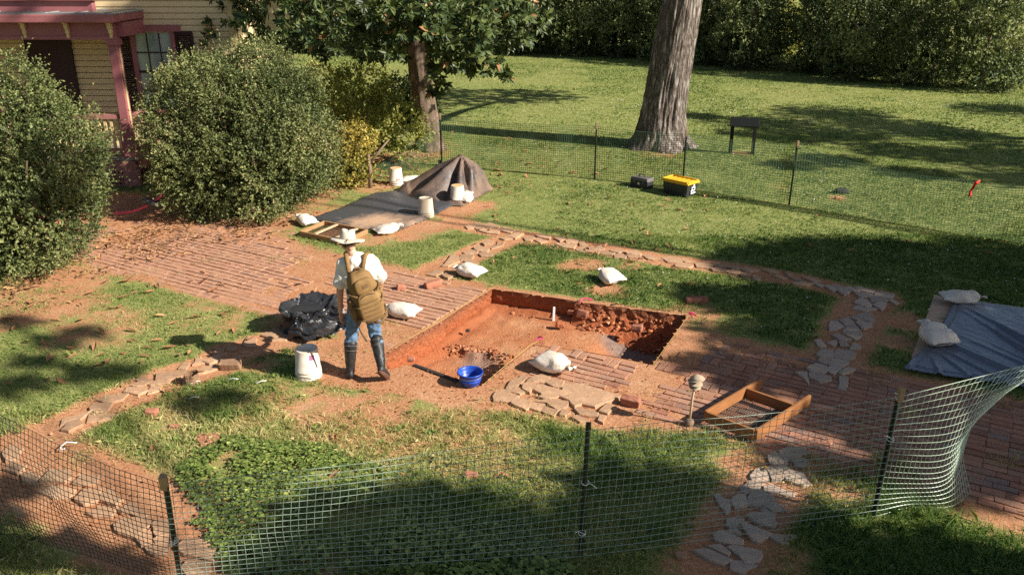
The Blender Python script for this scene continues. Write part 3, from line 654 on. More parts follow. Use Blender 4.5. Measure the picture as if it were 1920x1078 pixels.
# the looser shrubs to the right of it
s1 = Vector((-3.68, 20.3, 0))
t = thing('open_shrub', 'loose light green shrub with bare stems showing, left of the magnolia trunk', 'shrub', s1)
crown('foliage', [(-.35, 0, 1.45, .8, .7, .65), (.15, 0, 1.75, .55, .6, .5), (-.8, .1, 1.6, .5, .5, .5), (.85, -.1, .95, .62, .55, .5), (1.15, -.2, .6, .45, .45, .42), (.35, -.2, 1.1, .5, .5, .45), (.6, 0, 1.45, .35, .4, .35)],
      3000, 10, .058, .6, .22, M['shrub'], lump=.25, parent=t, hole=.33, inner=.1, zmin=.25)
stems((-.1, 0, 0), [(-.6, .1, 1.5), (-.2, 0, 1.5), (.3, 0, 1.5), (.9, -.1, 1.0), (-.9, .1, 1.4), (1.1, -.2, .7)], .035, .012).build('stem', M['twig'], t, True)
s2 = P(650, 353)
t = thing('yellowing_shrub', 'small yellowing shrub in front of the open shrub, beside a bare stick', 'shrub', s2+Vector((0, .35, 0)))
crown('foliage', [(-.05, 0, .45, .42, .4, .42), (.1, 0, .85, .33, .33, .33), (.28, .05, .95, .22, .25, .25), (-.15, -.1, .3, .38, .35, .3), (.15, -.15, .35, .33, .3, .35)],
      1500, 9, .05, .6, .18, M['ybush'], lump=.2, parent=t, hole=.28)
stems((0, 0, 0), [(-.2, 0, .7), (.1, 0, .9), (.25, 0, .9), (0, .1, .8)], .02, .008).build('stem', M['twig'], t, True)
o = MB().tube([P(694, 352)+Vector((0, 0, -.03)), P(694, 352)+Vector((.02, .0, .35)), P(694, 352)+Vector((.0, .02, .72))], [.045, .04, .03], 8).tube([P(694, 352)+Vector((.01, .01, .5)), P(694, 352)+Vector((.25, .15, .8)), P(694, 352)+Vector((.42, .3, .98))], [.03, .025, .015], 7).build('bare_stick', M['twig'], None, True)
tag(o, 'forked bare sapling stick standing right of the yellowing shrub', 'sapling')
t = thing('dark_shrub', 'low dark green shrub beyond the magnolia trunk, on its left', 'shrub', P(752, 228))
crown('foliage', [(0, 0, .5, .8, .6, .65), (.5, .1, .4, .5, .5, .5)], 1200, 8, .08, .6, .2, M['hedge'], parent=t)
t = thing('low_shrub', 'low mounded shrub tucked under the left side of the magnolia', 'shrub', Vector((-5.0, 21.8, 0)))
crown('foliage', [(0, 0, .7, 1.2, .9, .8), (1.0, .2, .9, .8, .7, .7)], 1700, 9, .065, .6, .2, M['shrub'], parent=t)

# ------------------------------------------------------------------ trees with trunks in view
def rough_trunk(name, pts, rad, mat, parent, n=40, amp=.03, vs=1.0, flutes=0, fl=.0, ridge=0.0):
    mb = MB(); ps = [Vector(p) for p in pts]; K = 60
    def at(t):
        f = t*(len(ps)-1); i = min(int(f), len(ps)-2); u = f-i; return ps[i].lerp(ps[i+1], u), rad[i]+(rad[i+1]-rad[i])*u
    vs_ = []; fs = []
    for j in range(K+1):
        t = j/K; c, r = at(t)
        for k in range(n):
            a = 2*math.pi*k/n
            w = r*(1+fl*(1-min(1, t*3.2))**2*math.cos(flutes*a+.7)) + amp*mnoise.fractal(Vector((math.cos(a)*4, math.sin(a)*4, c.z*.7*vs)), 1, 2, 4)
            if ridge: w += ridge*(1-2.6*abs(mnoise.noise(Vector((math.cos(a)*9, math.sin(a)*9, c.z*1.1+.3*math.sin(a*5))))))
            vs_.append(c+Vector((w*math.cos(a), w*math.sin(a), 0)))
    for j in range(K):
        for k in range(n): fs.append((j*n+k, j*n+(k+1) % n, (j+1)*n+(k+1) % n, (j+1)*n+k))
    mb.add(vs_, fs)
    return mb.build(name, mat, parent, True)
oak = P(1243, 281); OK = oak+Vector((0, .45, 0))
t = thing('oak_tree', 'big straight oak with grey furrowed bark and flared base beyond the fence', 'tree', OK)
rough_trunk('trunk', [(0, 0, -.1), (0, 0, .12), (0.0, 0, .35), (.02, 0, .8), (.10, 0, 1.6), (.28, 0, 3.2), (.46, 0, 4.8), (.7, .1, 9)], [.92, .80, .66, .57, .52, .47, .43, .28], M['bark'], t, 150, .04, 1.0, 5, .20, .032)
mb = MB()
for a in range(9):
    an = a*.7+.3; ln = random.uniform(3, 5); z0 = random.uniform(5.5, 8.5)
    mb.tube([(.5, 0, z0), (.5+math.cos(an)*ln*.5, math.sin(an)*ln*.5, z0+.9), (.5+math.cos(an)*ln, math.sin(an)*ln, z0+1.6)], [.14, .09, .04], 7)
mb.tube([(.45, 0, 4.9), (2.5, 2.2, 5.6), (4.6, 4.4, 6.1)], [.16, .11, .05], 7)
mb.build('limb', M['bark'], t, True)
crown('crown', [(.5, 0, 9, 4.2, 4.2, 2.6), (-1.5, 1, 10, 3, 3, 2.4), (2.5, -1, 10, 3, 3, 2.2), (4.8, 5.0, 6.4, 1.5, 1.2, .6), (6.0, 5.4, 6.2, .9, .8, .4), (3.4, 4.2, 6.2, 1.1, 1.0, .5)], 3600, 8, .22, .6, .5, M['shade'], parent=t, hole=.25, zmin=5)
mg = P(806, 285); MG = mg+Vector((0, .3, 0))
t = thing('magnolia_tree', 'magnolia with low hanging glossy dark leaves over the shrubs', 'tree', MG)
rough_trunk('trunk', [(0, 0, -.1), (-.02, 0, .15), (-.06, 0, .6), (-.13, 0, 1.3), (-.22, 0, 2.2), (-.25, 0, 3.2), (-.2, 0, 5), (-.1, .1, 8)], [.44, .36, .30, .265, .27, .25, .2, .1], M['bark2'], t, 44, .045, 2.0, 4, .12)
mb = MB(); tips = []
for a in range(20):
    an = a*2.4+random.random()*.5; ln = random.uniform(2.4, 4.3); z0 = 2.7+a*.26; ln *= (.5 if math.cos(an) > .2 else 1); dr = -.35-.5*random.random() if z0 < 4.5 else random.uniform(-.1, .6)
    e = Vector((-.2+math.cos(an)*ln, math.sin(an)*ln, z0+dr)); m_ = Vector((-.2+math.cos(an)*ln*.5, math.sin(an)*ln*.5, z0+.25))
    mb.tube([(-.2, 0, z0), m_, e], [.085, .05, .018], 7); tips += [m_, e]
mb.build('limb', M['bark2'], t, True)
# rosettes of long leaves on the branch ends, hanging low in front
def rosettes(pts, dirs, per, L, name, mat, parent):
    n = len(pts); P0 = np.repeat(np.array(pts), per, 0); Dd = np.repeat(unit(np.array(dirs)), per, 0)
    k = np.tile(np.arange(per), n); az = k*2.399+np.repeat(rng.random(n)*6.28, per)
    ref = unit(np.cross(Dd, unit(rng.normal(size=(n, 3))).repeat(per, 0))); bi = np.cross(Dd, ref)
    opn = .55+.75*rng.random(n*per); ax = unit(Dd*np.cos(opn)[:, None]+(ref*np.cos(az)[:, None]+bi*np.sin(az)[:, None])*np.sin(opn)[:, None]+np.array([0, 0, -.12]))
    nr = unit(Dd+np.array([0, 0, .55])+rand_dirs(n*per)*.25); sd_ = unit(np.cross(ax, nr)); nr = np.cross(sd_, ax)
    l = (L*(.6+.6*rng.random(n*per)))[:, None]; w = l*(.30+.10*rng.random(n*per))[:, None]; f = .16
    back = Dd*(-.10*rng.random(n*per))[:, None]; c = P0+back
    v = np.stack([c, c+ax*l*.35+sd_*w*.5+nr*w*f, c+ax*l*.72+sd_*w*.38+nr*w*f*.6, c+ax*l-nr*l*.08, c+ax*l*.72-sd_*w*.38+nr*w*f*.6, c+ax*l*.35-sd_*w*.5+nr*w*f, c+ax*l*.5], 1).reshape(-1, 3)
    i = (np.arange(n*per)*7)[:, None]
    Ff = np.concatenate([i+np.array([[0, 1, 2, 6]]), i+np.array([[6, 2, 3, 4]]), i+np.array([[6, 4, 5, 0]])], 1).reshape(-1, 4)
    tint = np.clip(.45+(rng.random(n*per)-.5)*.7+np.where(rng.random(n*per) > .975, .5, 0), 0, 1)
    return link(name, np_mesh(name, v, Ff, tint=np.repeat(tint, 3)), mat, parent)
pts = []; dirs = []
low = [(400, 55, 19.5), (470, 50, 19), (540, 75, 18.8), (600, 60, 18.5), (650, 80, 18.5), (700, 90, 18.6), (740, 60, 18.8), (690, 40, 19), (820, 40, 18.6), (860, 75, 18.7), (900, 60, 18.9), (950, 50, 19), (990, 40, 19.4), (820, 95, 19), (880, 100, 19.2), (560, 25, 19), (480, 20, 20), (630, 20, 18.5), (760, 20, 18.4), (790, 35, 18.6), (820, 20, 18.5), (770, 60, 18.9), (800, 10, 18.5), (845, 50, 18.5), (900, 20, 19), (980, 15, 19.8), (430, 20, 20)]
for i in range(1500):
    if i < 640:
        bx, by, bY = random.choice(low); px = bx+random.gauss(0, 26); py = by+random.gauss(0, 22)
        lim = 95 if px < 560 else 118 if px < 760 else (75 if 765 < px < 805 else 150 if px < 960 else 90)
        if px < 370 or px > 1035 or py > lim or py < -60: continue
        p = PY(px, py, bY+random.gauss(0, .7))-MG
    else:
        d = rand_dirs(1)[0]; p = Vector((-2.2+d[0]*3.3*random.uniform(.6, 1), -.6+d[1]*3.0*random.uniform(.6, 1), 6.2+d[2]*2.4*random.uniform(.6, 1)))
        if p.z < 3.4 and p.y < 1: continue
    ce = Vector((-1.0, -.3, 4.6)); dd = (p-ce).normalized()+Vector((0, 0, .25))
    pts.append(p[:]); dirs.append(dd[:])
# a lone hanging spray on the trunk and one at the outer right tip
hp = []; hd = []
for px, py, bY in ((930, 128, 18.9), (945, 138, 18.9), (815, 130, 19.8), (822, 160, 20.2), (812, 175, 20.3), (835, 115, 19.5), (930, 115, 19), (850, 120, 19.2), (880, 128, 19.2)):
    for _ in range(3): hp.append((PY(px+random.gauss(0, 7), py+random.gauss(0, 6), bY)-MG)[:]); hd.append((random.uniform(-.5, .5), -.6, random.uniform(-.6, .3)))
pts += hp; dirs += hd
rosettes(pts, dirs, 11, .21, 'crown', M['mag'], t)
# far hedge of evergreens
hb = []
for k in range(3):
    bs = [(0, 0, 1.1, 1.7, 1.6, 1.3)]
    for j in range(9):
        a = j*2.4+k; z = 1.0+j*.62; r_ = (1.5-.11*j); bs.append((math.cos(a)*r_*.6, math.sin(a)*r_*.6, z, r_*.8+.35, r_*.8+.35, .95))
    o = crown('crown', bs, 4200, 9, .125, .6, .42, M['hedge'], lump=.32, lscale=.8, hole=.28, inner=.12, clump_tint=.9)
    hb.append(o)
tr = MB().tube([(0, 0, -.1), (.03, 0, 1.5), (0, .05, 5.5)], [.16, .12, .03], 8).build('trunk', M['twig'], None, True)
hedge_line = [P(560, 112)+Vector((-2, 2.5, 0)), P(760, 109), P(1000, 108), P(1150, 113), P(1300, 124), P(1420, 140), P(1500, 148), P(1620, 162), P(1750, 172), P(1930, 181)]
lens = [0]
for a, b_ in zip(hedge_line[:-1], hedge_line[1:]): lens.append(lens[-1]+(b_-a).length)
N1 = 15; ordn = ['first', 'second', 'third', 'fourth', 'fifth', 'sixth', 'seventh', 'eighth', 'ninth', 'tenth', 'eleventh', 'twelfth', 'thirteenth', 'fourteenth', 'fifteenth', 'sixteenth', 'seventeenth', 'eighteenth', 'nineteenth', 'twentieth']
protos = []
def hedge_tree(i, p, sc, label, group):
    k = i % 3
    if len(protos) <= k:
        r = thing('evergreen_tree', label, 'tree', p, group); hb[k].parent = r
        if k == 0: tr.parent = r
        else: c2 = tr.copy(); COL.objects.link(c2); c2.parent = r
        protos.append(r)
    else:
        r = copy_tree(protos[k]); r.location = p
    r['label'] = label; r['group'] = group; r.rotation_euler.z = random.random()*6.28; r.scale = (sc, sc, sc*random.uniform(.95, 1.15)); return r
gap = P(1487, 118)
for i in range(N1):
    s_ = lens[-1]*(i+.5)/N1; j = max(k for k in range(len(lens)-1) if lens[k] <= s_)
    p = hedge_line[j].lerp(hedge_line[j+1], (s_-lens[j])/(lens[j+1]-lens[j]))+Vector((.35, 1.5, 0))
    if abs(proj(p)[0]-1487) < 28: p += Vector((1.0, .4, 0))
    hedge_tree(i, p, random.uniform(.50, .78), f'dark evergreen in the front row of the far hedge, {ordn[i]} from the left', 'evergreens of the far hedge')
for i in range(13):
    s_ = lens[-1]*(i+.2)/13; j = max(k for k in range(len(lens)-1) if lens[k] <= s_)
    p = hedge_line[j].lerp(hedge_line[j+1], (s_-lens[j])/(lens[j+1]-lens[j]))+Vector((1.2, 5.0, 0))
    if abs(proj(p)[0]-1487) < 45: p += Vector((1.7, 1, 0))
    hedge_tree(i+1, p, random.uniform(.78, 1.0), f'tall evergreen behind the front row of the far hedge, {ordn[i]} from the left', 'evergreens behind the far hedge')
t = thing('pale_shrub', 'pale leafy bush seen through the gap in the far hedge', 'shrub', gap+Vector((.5, 4, 0)))
crown('foliage', [(0, 0, .9, 1.0, .9, 1.0), (.4, 0, 1.6, .7, .7, .7)], 1300, 8, .10, .6, .25, M['shrub'], parent=t, tint_off=.2)

# tall trees standing right of the view; their crowns shade the lawn, the walk and the front of the house
def lift(g, h): return Vector(g)+SUNV*(h/SUNV.z)
def blob_crown(name, specs, mat, parent, dens=1.0):
    vv = []; ff = []; n0 = 0; org = parent.location
    for c, r in specs:
        c = c-org; n = int(430*dens*r*r)+30
        d = rand_dirs(n)*(rng.random(n)**.5)[:, None]; p = np.array(c[:])+d*np.array([r, r, r*.6])*(1+.5*(n3(d*r+np.array(c[:]), 1.3)-.5))[:, None]
        L = .17+.12*rng.random(n); v, f = leaf_quads(p, rand_dirs(n), rand_dirs(n), L, L*.62); vv.append(v); ff.append(f+n0); n0 += len(v)
    v = np.concatenate(vv); f = np.concatenate(ff)
    return link(name, np_mesh(name, v, f, tint=rng.random(len(f))), mat, parent)
def shade_tree(label, base, top, specs, dens=1.0):
    t = thing('shade_tree', label, 'tree', base)
    rough_trunk('trunk', [(0, 0, -.1), (0, 0, .3), (.1, 0, top*.5), (.2, .1, top)], [.55, .42, .34, .1], M['bark'], t, 24, .03)
    mb = MB(); ctr = Vector((.15, 0, top*.6))
    for c, r in specs[::6]:
        e = c-Vector(base); mb.tube([ctr, ctr.lerp(e, .5)+Vector((0, 0, .3)), e], [.07, .04, .015], 5)
    mb.build('limb', M['bark'], t, True); blob_crown('crown', specs, M['shade'], t, dens); return t
A = []
for px, py, r_ in ((1400, 492, .55), (1480, 482, .8), (1600, 478, 1.0), (1740, 490, 1.1), (1890, 495, 1.2), (1500, 520, .8), (1660, 525, 1.0), (1820, 545, 1.1), (1930, 570, 1.0), (1330, 555, .4), (1410, 570, .7), (1510, 575, .8), (1640, 590, .9), (1760, 620, .9), (1880, 650, .9), (1400, 630, .5), (1480, 640, .7), (1590, 660, .8), (1700, 690, .8), (1810, 720, .8), (1920, 760, .9), (1340, 680, .45), (1460, 700, .45), (1560, 730, .5), (1660, 760, .6), (1400, 720, .3), (1500, 860, .3), (1580, 870, .3), (1700, 900, .3), (1780, 925, .3), (1760, 790, .7), (1870, 840, .7), (1960, 880, .7), (1570, 790, .4), (1650, 820, .4), (1740, 850, .45), (1830, 890, .4), (2050, 700, 1.2)):
    A.append((lift(P(px, py), 8.0+random.uniform(-1, 1.5)), r_))
for px, py, Yd, r_ in ((300, 40, 19.3, .8), (370, 60, 19.3, .8), (300, 100, 19.3, .7), (160, 120, 19.3, .8), (180, 180, 19.3, .7), (40, 20, 18, .35), (140, 60, 18, .4), (235, 50, 18, .4), (240, 150, 18.2, .25), (200, 230, 19.2, .3), (340, 0, 19.3, .7), (420, 20, 19.3, .7), (40, 430, 13, .45), (60, 300, 13, .35), (170, 300, 13.2, .3)):
    A.append((lift(PY(px, py, Yd), 13.0+random.uniform(-.7, .7)), r_))
shade_tree('tall broadleaf tree right of the view whose crown shades the brick walk', (17.5, 7.0, 0), 9, A, 1.9)
Bc = []
for px, py, r_ in ((640, 1010, .6), (740, 985, .55), (850, 945, .28), (900, 1050, .6), (1000, 1040, .5), (1180, 940, .5), (1270, 930, .45), (1120, 1020, .5), (1230, 1010, .55), (1340, 960, .4), (1420, 985, .4), (1400, 1050, .6), (1540, 1040, .45), (1650, 1065, .5), (1780, 1085, .55), (1890, 1110, .55), (700, 1070, .6), (560, 1075, .5), (780, 1080, .6), (100, 1030, .22), (30, 1040, .28), (215, 1055, .16), (12, 915, .16), (-10, 960, .14)):
    Bc.append((lift(P(px, py), 7.0+random.uniform(-.6, 1.0)), r_))
for px, py, r_ in ((30, 605, .20), (110, 640, .22), (160, 622, .13), (60, 680, .2), (150, 700, .18), (225, 695, .16), (20, 725, .2), (70, 720, .12), (310, 650, .0), (420, 745, .14), (360, 760, .12)):
    if r_: Bc.append((lift(P(px, py), 12.0+random.uniform(-.5, .5)), r_))
shade_tree('tall broadleaf tree near the house whose crown shades the foreground', (15.0, -5.0, 0), 12, Bc, 2.3)
Cc = []
for px, py, r_ in ((1310, 218, .7), (1440, 232, 1.4), (1560, 215, 1.6), (1560, 255, 1.3), (1690, 240, 1.6), (1700, 285, 1.2), (1800, 255, 1.2), (1850, 300, 1.3), (1930, 290, 1.4), (1560, 300, .8), (1900, 335, 1.0), (1720, 325, .8), (1460, 260, .8), (1880, 205, 1.3), (1480, 310, .5), (1380, 250, .5)):
    Cc.append((lift(P(px, py), 9.0+random.uniform(-1, 1.5)), r_))
shade_tree('tall broadleaf tree right of the lawn beyond the net fence', (24, 19, 0), 10, Cc, 1.3)

# ------------------------------------------------------------------ the house with its porch
HX, HY = -8.0, 18.2
H = thing('yellow_house', 'yellow clapboard house with maroon porch behind the boxwoods', 'house', (0, 0, 0))
WY = 19.3
mb = MB(); x0, x1 = -22.0, -6.05; z = .5
while z < 7.0:
    mb.add([(x0, WY-.05, z), (x1, WY-.05, z), (x1, WY-.042, z+.107), (x0, WY-.042, z+.107), (x0, WY, z), (x1, WY, z), (x1, WY, z+.107), (x0, WY, z+.107)], [(0, 1, 2, 3), (4, 5, 1, 0), (3, 2, 6, 7)]); z += .125
mb.box(((x0+x1)/2, WY+2.5, 3.5), (x1-x0, 4.98, 7.0))
mb.build('wall', M['siding'], H)
MB().box((x1+.0, WY-.03, 3.75), (.14, .07, 6.5)).build('corner_board', M['cream'], H)
MB().box(((x0+x1)/2, WY-.04, .25), (x1-x0, .10, .5)).build('foundation', M['maroon_pale'], H)
wx, wz0, wz1 = -7.80, 1.45, 3.08
fr = MB()
for sx_ in (-1, 1): fr.box((wx+sx_*.44, WY-.075, (wz0+wz1)/2), (.09, .08, wz1-wz0+.1))
fr.box((wx, WY-.085, wz1+.10), (1.25, .10, .13)).box((wx, WY-.085, wz0-.04), (1.1, .12, .07))
w = fr.build('window', M['maroon'], H)
MB().box((wx, WY-.055, (wz0+wz1)/2), (.80, .02, wz1-wz0)).build('pane', M['glass'], w)
sm = MB()
sm = MB()
for k in (-.135, .135): sm.box((wx+k, WY-.071, (wz0+wz1)/2), (.024, .012, wz1-wz0))
for k in (1, 2, 3): sm.box((wx, WY-.0725, wz0+(wz1-wz0)*k/4), (.80, .015, .028 if k != 2 else .05))
sm.build('sash_bars', M['shutter'], w)
for sx_ in (-1, 1):
    mb = MB(); cx = wx+sx_*.68
    for q_ in (-1, 1): mb.box((cx+q_*.17, WY-.075, (wz0+wz1)/2), (.05, .035, wz1-wz0+.06))
    for z in (wz0, (wz0+wz1)/2, wz1): mb.box((cx, WY-.075, z), (.29, .034, .07))
    z = wz0+.06
    while z < wz1-.04: mb.box((cx, WY-.07, z), (.29, .008, .035), Matrix.Rotation(R(35), 3, 'X')); z += .04
    mb.build('shutter', M['shutter'], H)
# door behind the porch, half hidden
MB().box((-10.1, WY-.06, 2.0), (1.0, .08, 2.5)).build('door', M['shutter'], H)
# porch
PXR = -8.0; FY = 18.0
MB().box((-14.25, 18.62, .60), (12.5, 1.32, .07)).build('porch_floor', M['deck'], H)
pb = MB(); pb.box((-14.25, FY-.02, .45), (12.4, .06, .20)); pb.box((PXR-.16, FY-.03, .17), (.34, .09, .40))
pb.box((PXR-.03, 18.65, .45), (.06, 1.2, .2)); pb.build('porch_base', M['maroon_pale'], H)
lt = MB()
for k in range(14): lt.box((PXR-.40-k*.085, FY-.015, .18), (.04, .02, .36))
for k in range(5): lt.box((PXR-.9, FY-.032, .03+k*.078), (1.2, .012, .035))
lt.build('lattice', M['maroon_pale'], H)
for q_ in range(3):
    pxc = PXR-.15-q_*2.62
    mb = MB(); mb.box((pxc, FY+.10, .80), (.26, .26, .34)); mb.box((pxc, FY+.10, 2.03), (.19, .19, 2.14)); mb.box((pxc, FY+.10, 2.99), (.25, .25, .12)); mb.box((pxc, FY+.1, .66), (.30, .30, .06))
    p_ = mb.build('porch_post', M['maroon'], H, bevel=.012)
    MB().box((pxc+.097, FY+.10, 2.0), (.012, .05, 1.75)).box((pxc-.097, FY+.10, 2.0), (.012, .05, 1.75)).build('chamfer_stripe', M['cream'], p_)
for q_ in range(2):
    xa, xb = PXR-.28-q_*2.62, PXR-2.64-q_*2.62
    MB().box(((xa+xb)/2, FY+.10, 1.48), (xa-xb, .12, .09)).build('top_rail', M['maroon_pale'], H)
    MB().box(((xa+xb)/2, FY+.10, .76), (xa-xb, .10, .08)).build('bottom_rail', M['maroon_pale'], H)
    bb = MB(); n_ = 18
    for k in range(n_): bb.box((xa-(k+.5)*(xa-xb)/n_, FY+.10, 1.12), (.055, .05, .635))
    bb.build('balusters', M['cream'], H)
MB().box((PXR-.02, 18.73, 1.48), (.10, 1.0, .09)).build('top_rail', M['maroon_pale'], H)
MB().box((PXR-.02, 18.73, .76), (.09, 1.0, .08)).build('bottom_rail', M['maroon_pale'], H)
be = MB(); be.box((-14.25, FY+.10, 3.23), (12.3, .20, .29)); be.box((-14.25, FY+.09, 3.08), (12.34, .24, .06)); be.box((PXR-.05, 18.75, 3.23), (.18, 1.08, .28)); be.build('porch_beam', M['maroon'], H)
cr = MB(); cr.box((-14.3, FY-.18, 3.47), (12.74, .16, .16)); cr.box((PXR+.0, 18.58, 3.468), (.14, 1.35, .155)); cr.build('eave', M['maroon'], H, bevel=.02)
rf = MB(); rf.box((-14.32, 18.52, 3.555), (12.8, 1.46, .03))
for k in range(20): rf.beam((PXR-.1-k*.6, FY-.2, 3.578), (PXR-.1-k*.6, WY-.06, 3.578), .02, .02)
rf.build('porch_roof', M['roofmetal'], H)
MB().box((-14.4, 18.45, 3.685), (11.6, .16, .22)).box((-14.4, 18.42, 3.81), (11.75, .24, .04)).build('balcony_curb', M['maroon'], H)
MB().box((-8.95, 18.5, 4.3), (.20, .20, .95)).build('balcony_post', M['maroon'], H)
for q_ in range(6):
    bx = PXR-.13-q_*.87
    mb = MB(); mb.box((bx, FY-.03, 3.325), (.085, .10, .13)); mb.box((bx, FY-.02, 3.215), (.075, .07, .10)); mb.box((bx, FY-.015, 3.125), (.06, .05, .09)); mb.box((bx, FY-.06, 3.372), (.10, .10, .035))
    mb.build('bracket', M['cream'], H, bevel=.012)

# ------------------------------------------------------------------ more shape helpers
def sq(mb, c, r, e=.5, M=None, nu=24, nv=14, fn=None):
    """rounded box / ellipsoid (e = 1 is an ellipsoid, smaller is boxier)"""
    c = Vector(c); pw = lambda a: math.copysign(abs(a)**e, a); vs_ = []; fs = []
    for j in range(nv+1):
        ph = -math.pi/2+math.pi*j/nv
        for i in range(nu):
            th = 2*math.pi*i/nu
            v = Vector((r[0]*pw(math.cos(ph))*pw(math.cos(th)), r[1]*pw(math.cos(ph))*pw(math.sin(th)), r[2]*pw(math.sin(ph))))
            if fn: v = fn(v)
            vs_.append(c+(M @ v if M is not None else v))
    for j in range(nv):
        for i in range(nu): fs.append((j*nu+i, j*nu+(i+1) % nu, (j+1)*nu+(i+1) % nu, (j+1)*nu+i))
    return mb.add(vs_, fs)
def remesh(mb, name, vox, mat, parent=None, smooth=4, wr=None):
    o = mb.build('tmp', None); md = o.modifiers.new('r', 'REMESH'); md.mode = 'VOXEL'; md.voxel_size = vox
    if smooth:
        ms = o.modifiers.new('s', 'SMOOTH'); ms.factor = .5; ms.iterations = smooth
    dg = bpy.context.evaluated_depsgraph_get(); me = bpy.data.meshes.new_from_object(o.evaluated_get(dg)); bpy.data.objects.remove(o)
    me.name = name; me.polygons.foreach_set('use_smooth', [True]*len(me.polygons))
    if wr:
        for v in me.vertices: v.co += v.normal*wr(v.co)
    return link(name, me, mat, parent)
def wob(p, s, a, seed=0.0): return mnoise.fractal(Vector(p)*s+Vector((seed, seed*1.7, -seed)), 1, 2, 3)*a
def stone_mesh(poly, th, ztop, tilt=.02, jag=.006):
    """an irregular slab from the outline poly (points at ztop); returns mesh centred on its middle"""
    c = sum(poly, Vector())/len(poly); poly = [c+(p-c)*(1+.022/max((p-c).length, .05)) for p in poly]; pts = []
    for a, b_ in zip(poly, poly[1:]+poly[:1]):
        n_ = max(1, int((b_-a).length/.07))
        for i in range(n_):
            p = a.lerp(b_, i/n_); pts.append(p-c+Vector((random.gauss(0, jag), random.gauss(0, jag), 0)))
    tx, ty = random.gauss(0, tilt), random.gauss(0, tilt); n = len(pts); mb = MB()
    zz = lambda p: p.x*tx+p.y*ty
    vs_ = [Vector((p.x*1.01, p.y*1.01, -th)) for p in pts]+[Vector((p.x*1.0, p.y*1.0, zz(p)-.008)) for p in pts]+[Vector((p.x*.95, p.y*.95, zz(p)+random.uniform(-.0015, .0015))) for p in pts]
    vs_ += [Vector((p.x*.55, p.y*.55, zz(p)*.55+random.uniform(-.0008, .0008))) for p in pts]+[Vector((0, 0, 0))]
    fs = [tuple(reversed(range(n)))]
    for r_ in range(3):
        for k in range(n): fs.append((r_*n+k, r_*n+(k+1) % n, (r_+1)*n+(k+1) % n, (r_+1)*n+k))
    for k in range(n): fs.append((3*n+k, 3*n+(k+1) % n, 4*n))
    mb.add(vs_, fs); return mb.mesh('flagstone'), c

# ------------------------------------------------------------------ flagstones, each traced on its own
def polys(txt, ox, oy, s):
    out = []
    for ln in txt.strip().split('\n'):
        n_ = [float(v) for v in ln.replace(',', ' ').split()]
        out.append([(ox+n_[i]/s, oy+n_[i+1]/s) for i in range(0, len(n_), 2)])
    return out
S_right = polys('''20 60 75 40 200 55 190 72 60 75
205 52 260 48 318 75 290 85
330 78 370 70 445 105 400 125
385 72 430 68 482 90 465 104
440 112 510 95 555 125 505 152
490 85 560 80 630 120 600 130
608 85 660 88 780 125 760 138 650 115
600 135 650 140 690 165 660 185
660 140 740 150 790 165 700 175
795 145 850 138 960 155 930 190 800 170
740 175 800 172 925 205 880 222 760 225
605 225 650 190 720 210 750 250 710 265
780 250 820 225 890 240 855 298
585 285 620 258 760 275 800 290 690 305
580 365 600 348 650 380 630 390
620 345 690 325 740 320 775 385 740 405 640 370
470 390 545 372 600 425 520 430
370 420 390 397 440 402 492 450 420 480 370 480
618 410 660 388 685 405 660 440
660 455 690 412 755 415 755 445 690 470
492 500 530 450 610 440 665 520 655 545 605 565
400 525 450 518 560 565 470 575
240 580 295 570 330 625 290 635
360 595 425 580 437 605 410 625
470 590 520 583 540 625 475 622
555 652 600 602 655 635 650 650
265 695 310 655 395 665 390 730 300 725
400 720 440 665 580 680 605 705 570 745 520 750
275 760 300 730 380 735 345 795
375 780 400 745 490 745 543 775 460 850 380 825
180 825 245 790 330 815 355 845 310 870 210 860
370 825 465 850 415 880 380 865
460 870 530 830 598 845 500 888
65 872 160 875 180 955 165 965 130 910
190 880 250 870 275 890 195 910
190 915 290 893 375 915 370 940 290 955
452 1015 465 912 540 920 525 1035
925 212 950 208 995 232 975 245''', 1480, 520, 4.9)
S_low = polys('''590 235 640 205 730 210 770 240 690 280 620 285
510 265 560 245 620 290 630 315 520 318
680 290 740 280 780 310 740 345 690 330
490 350 620 325 640 370 590 430 540 430 530 380
390 400 420 370 480 350 530 400 500 440 400 430
625 385 660 370 740 390 790 460 740 465 640 430
485 480 540 475 680 525 675 548 490 510
320 485 365 465 375 445 470 460 430 490 350 530
380 600 375 560 400 510 440 500 500 530 535 555 490 605
258 580 275 550 315 530 345 540 370 600 290 612
140 540 175 535 215 570 250 575 235 650 215 655
495 610 535 570 612 630 545 632
460 635 490 628 525 660 480 665
370 670 460 662 550 660 552 748 440 712
235 700 335 695 320 745 240 740
330 730 355 725 530 795 440 835 400 830
248 750 275 742 312 790 250 775
148 800 180 775 235 790 318 835 322 870 160 835
540 820 560 802 600 815 660 808 697 828 640 860 590 858
110 885 180 875 240 920 235 940 150 900
15 912 100 905 255 970 190 995 100 960
240 890 280 880 460 912 430 975 340 975 320 930
255 980 310 990 345 1062 258 1028
320 990 360 980 415 1012 345 1050''', 1300, 780, 3.62)
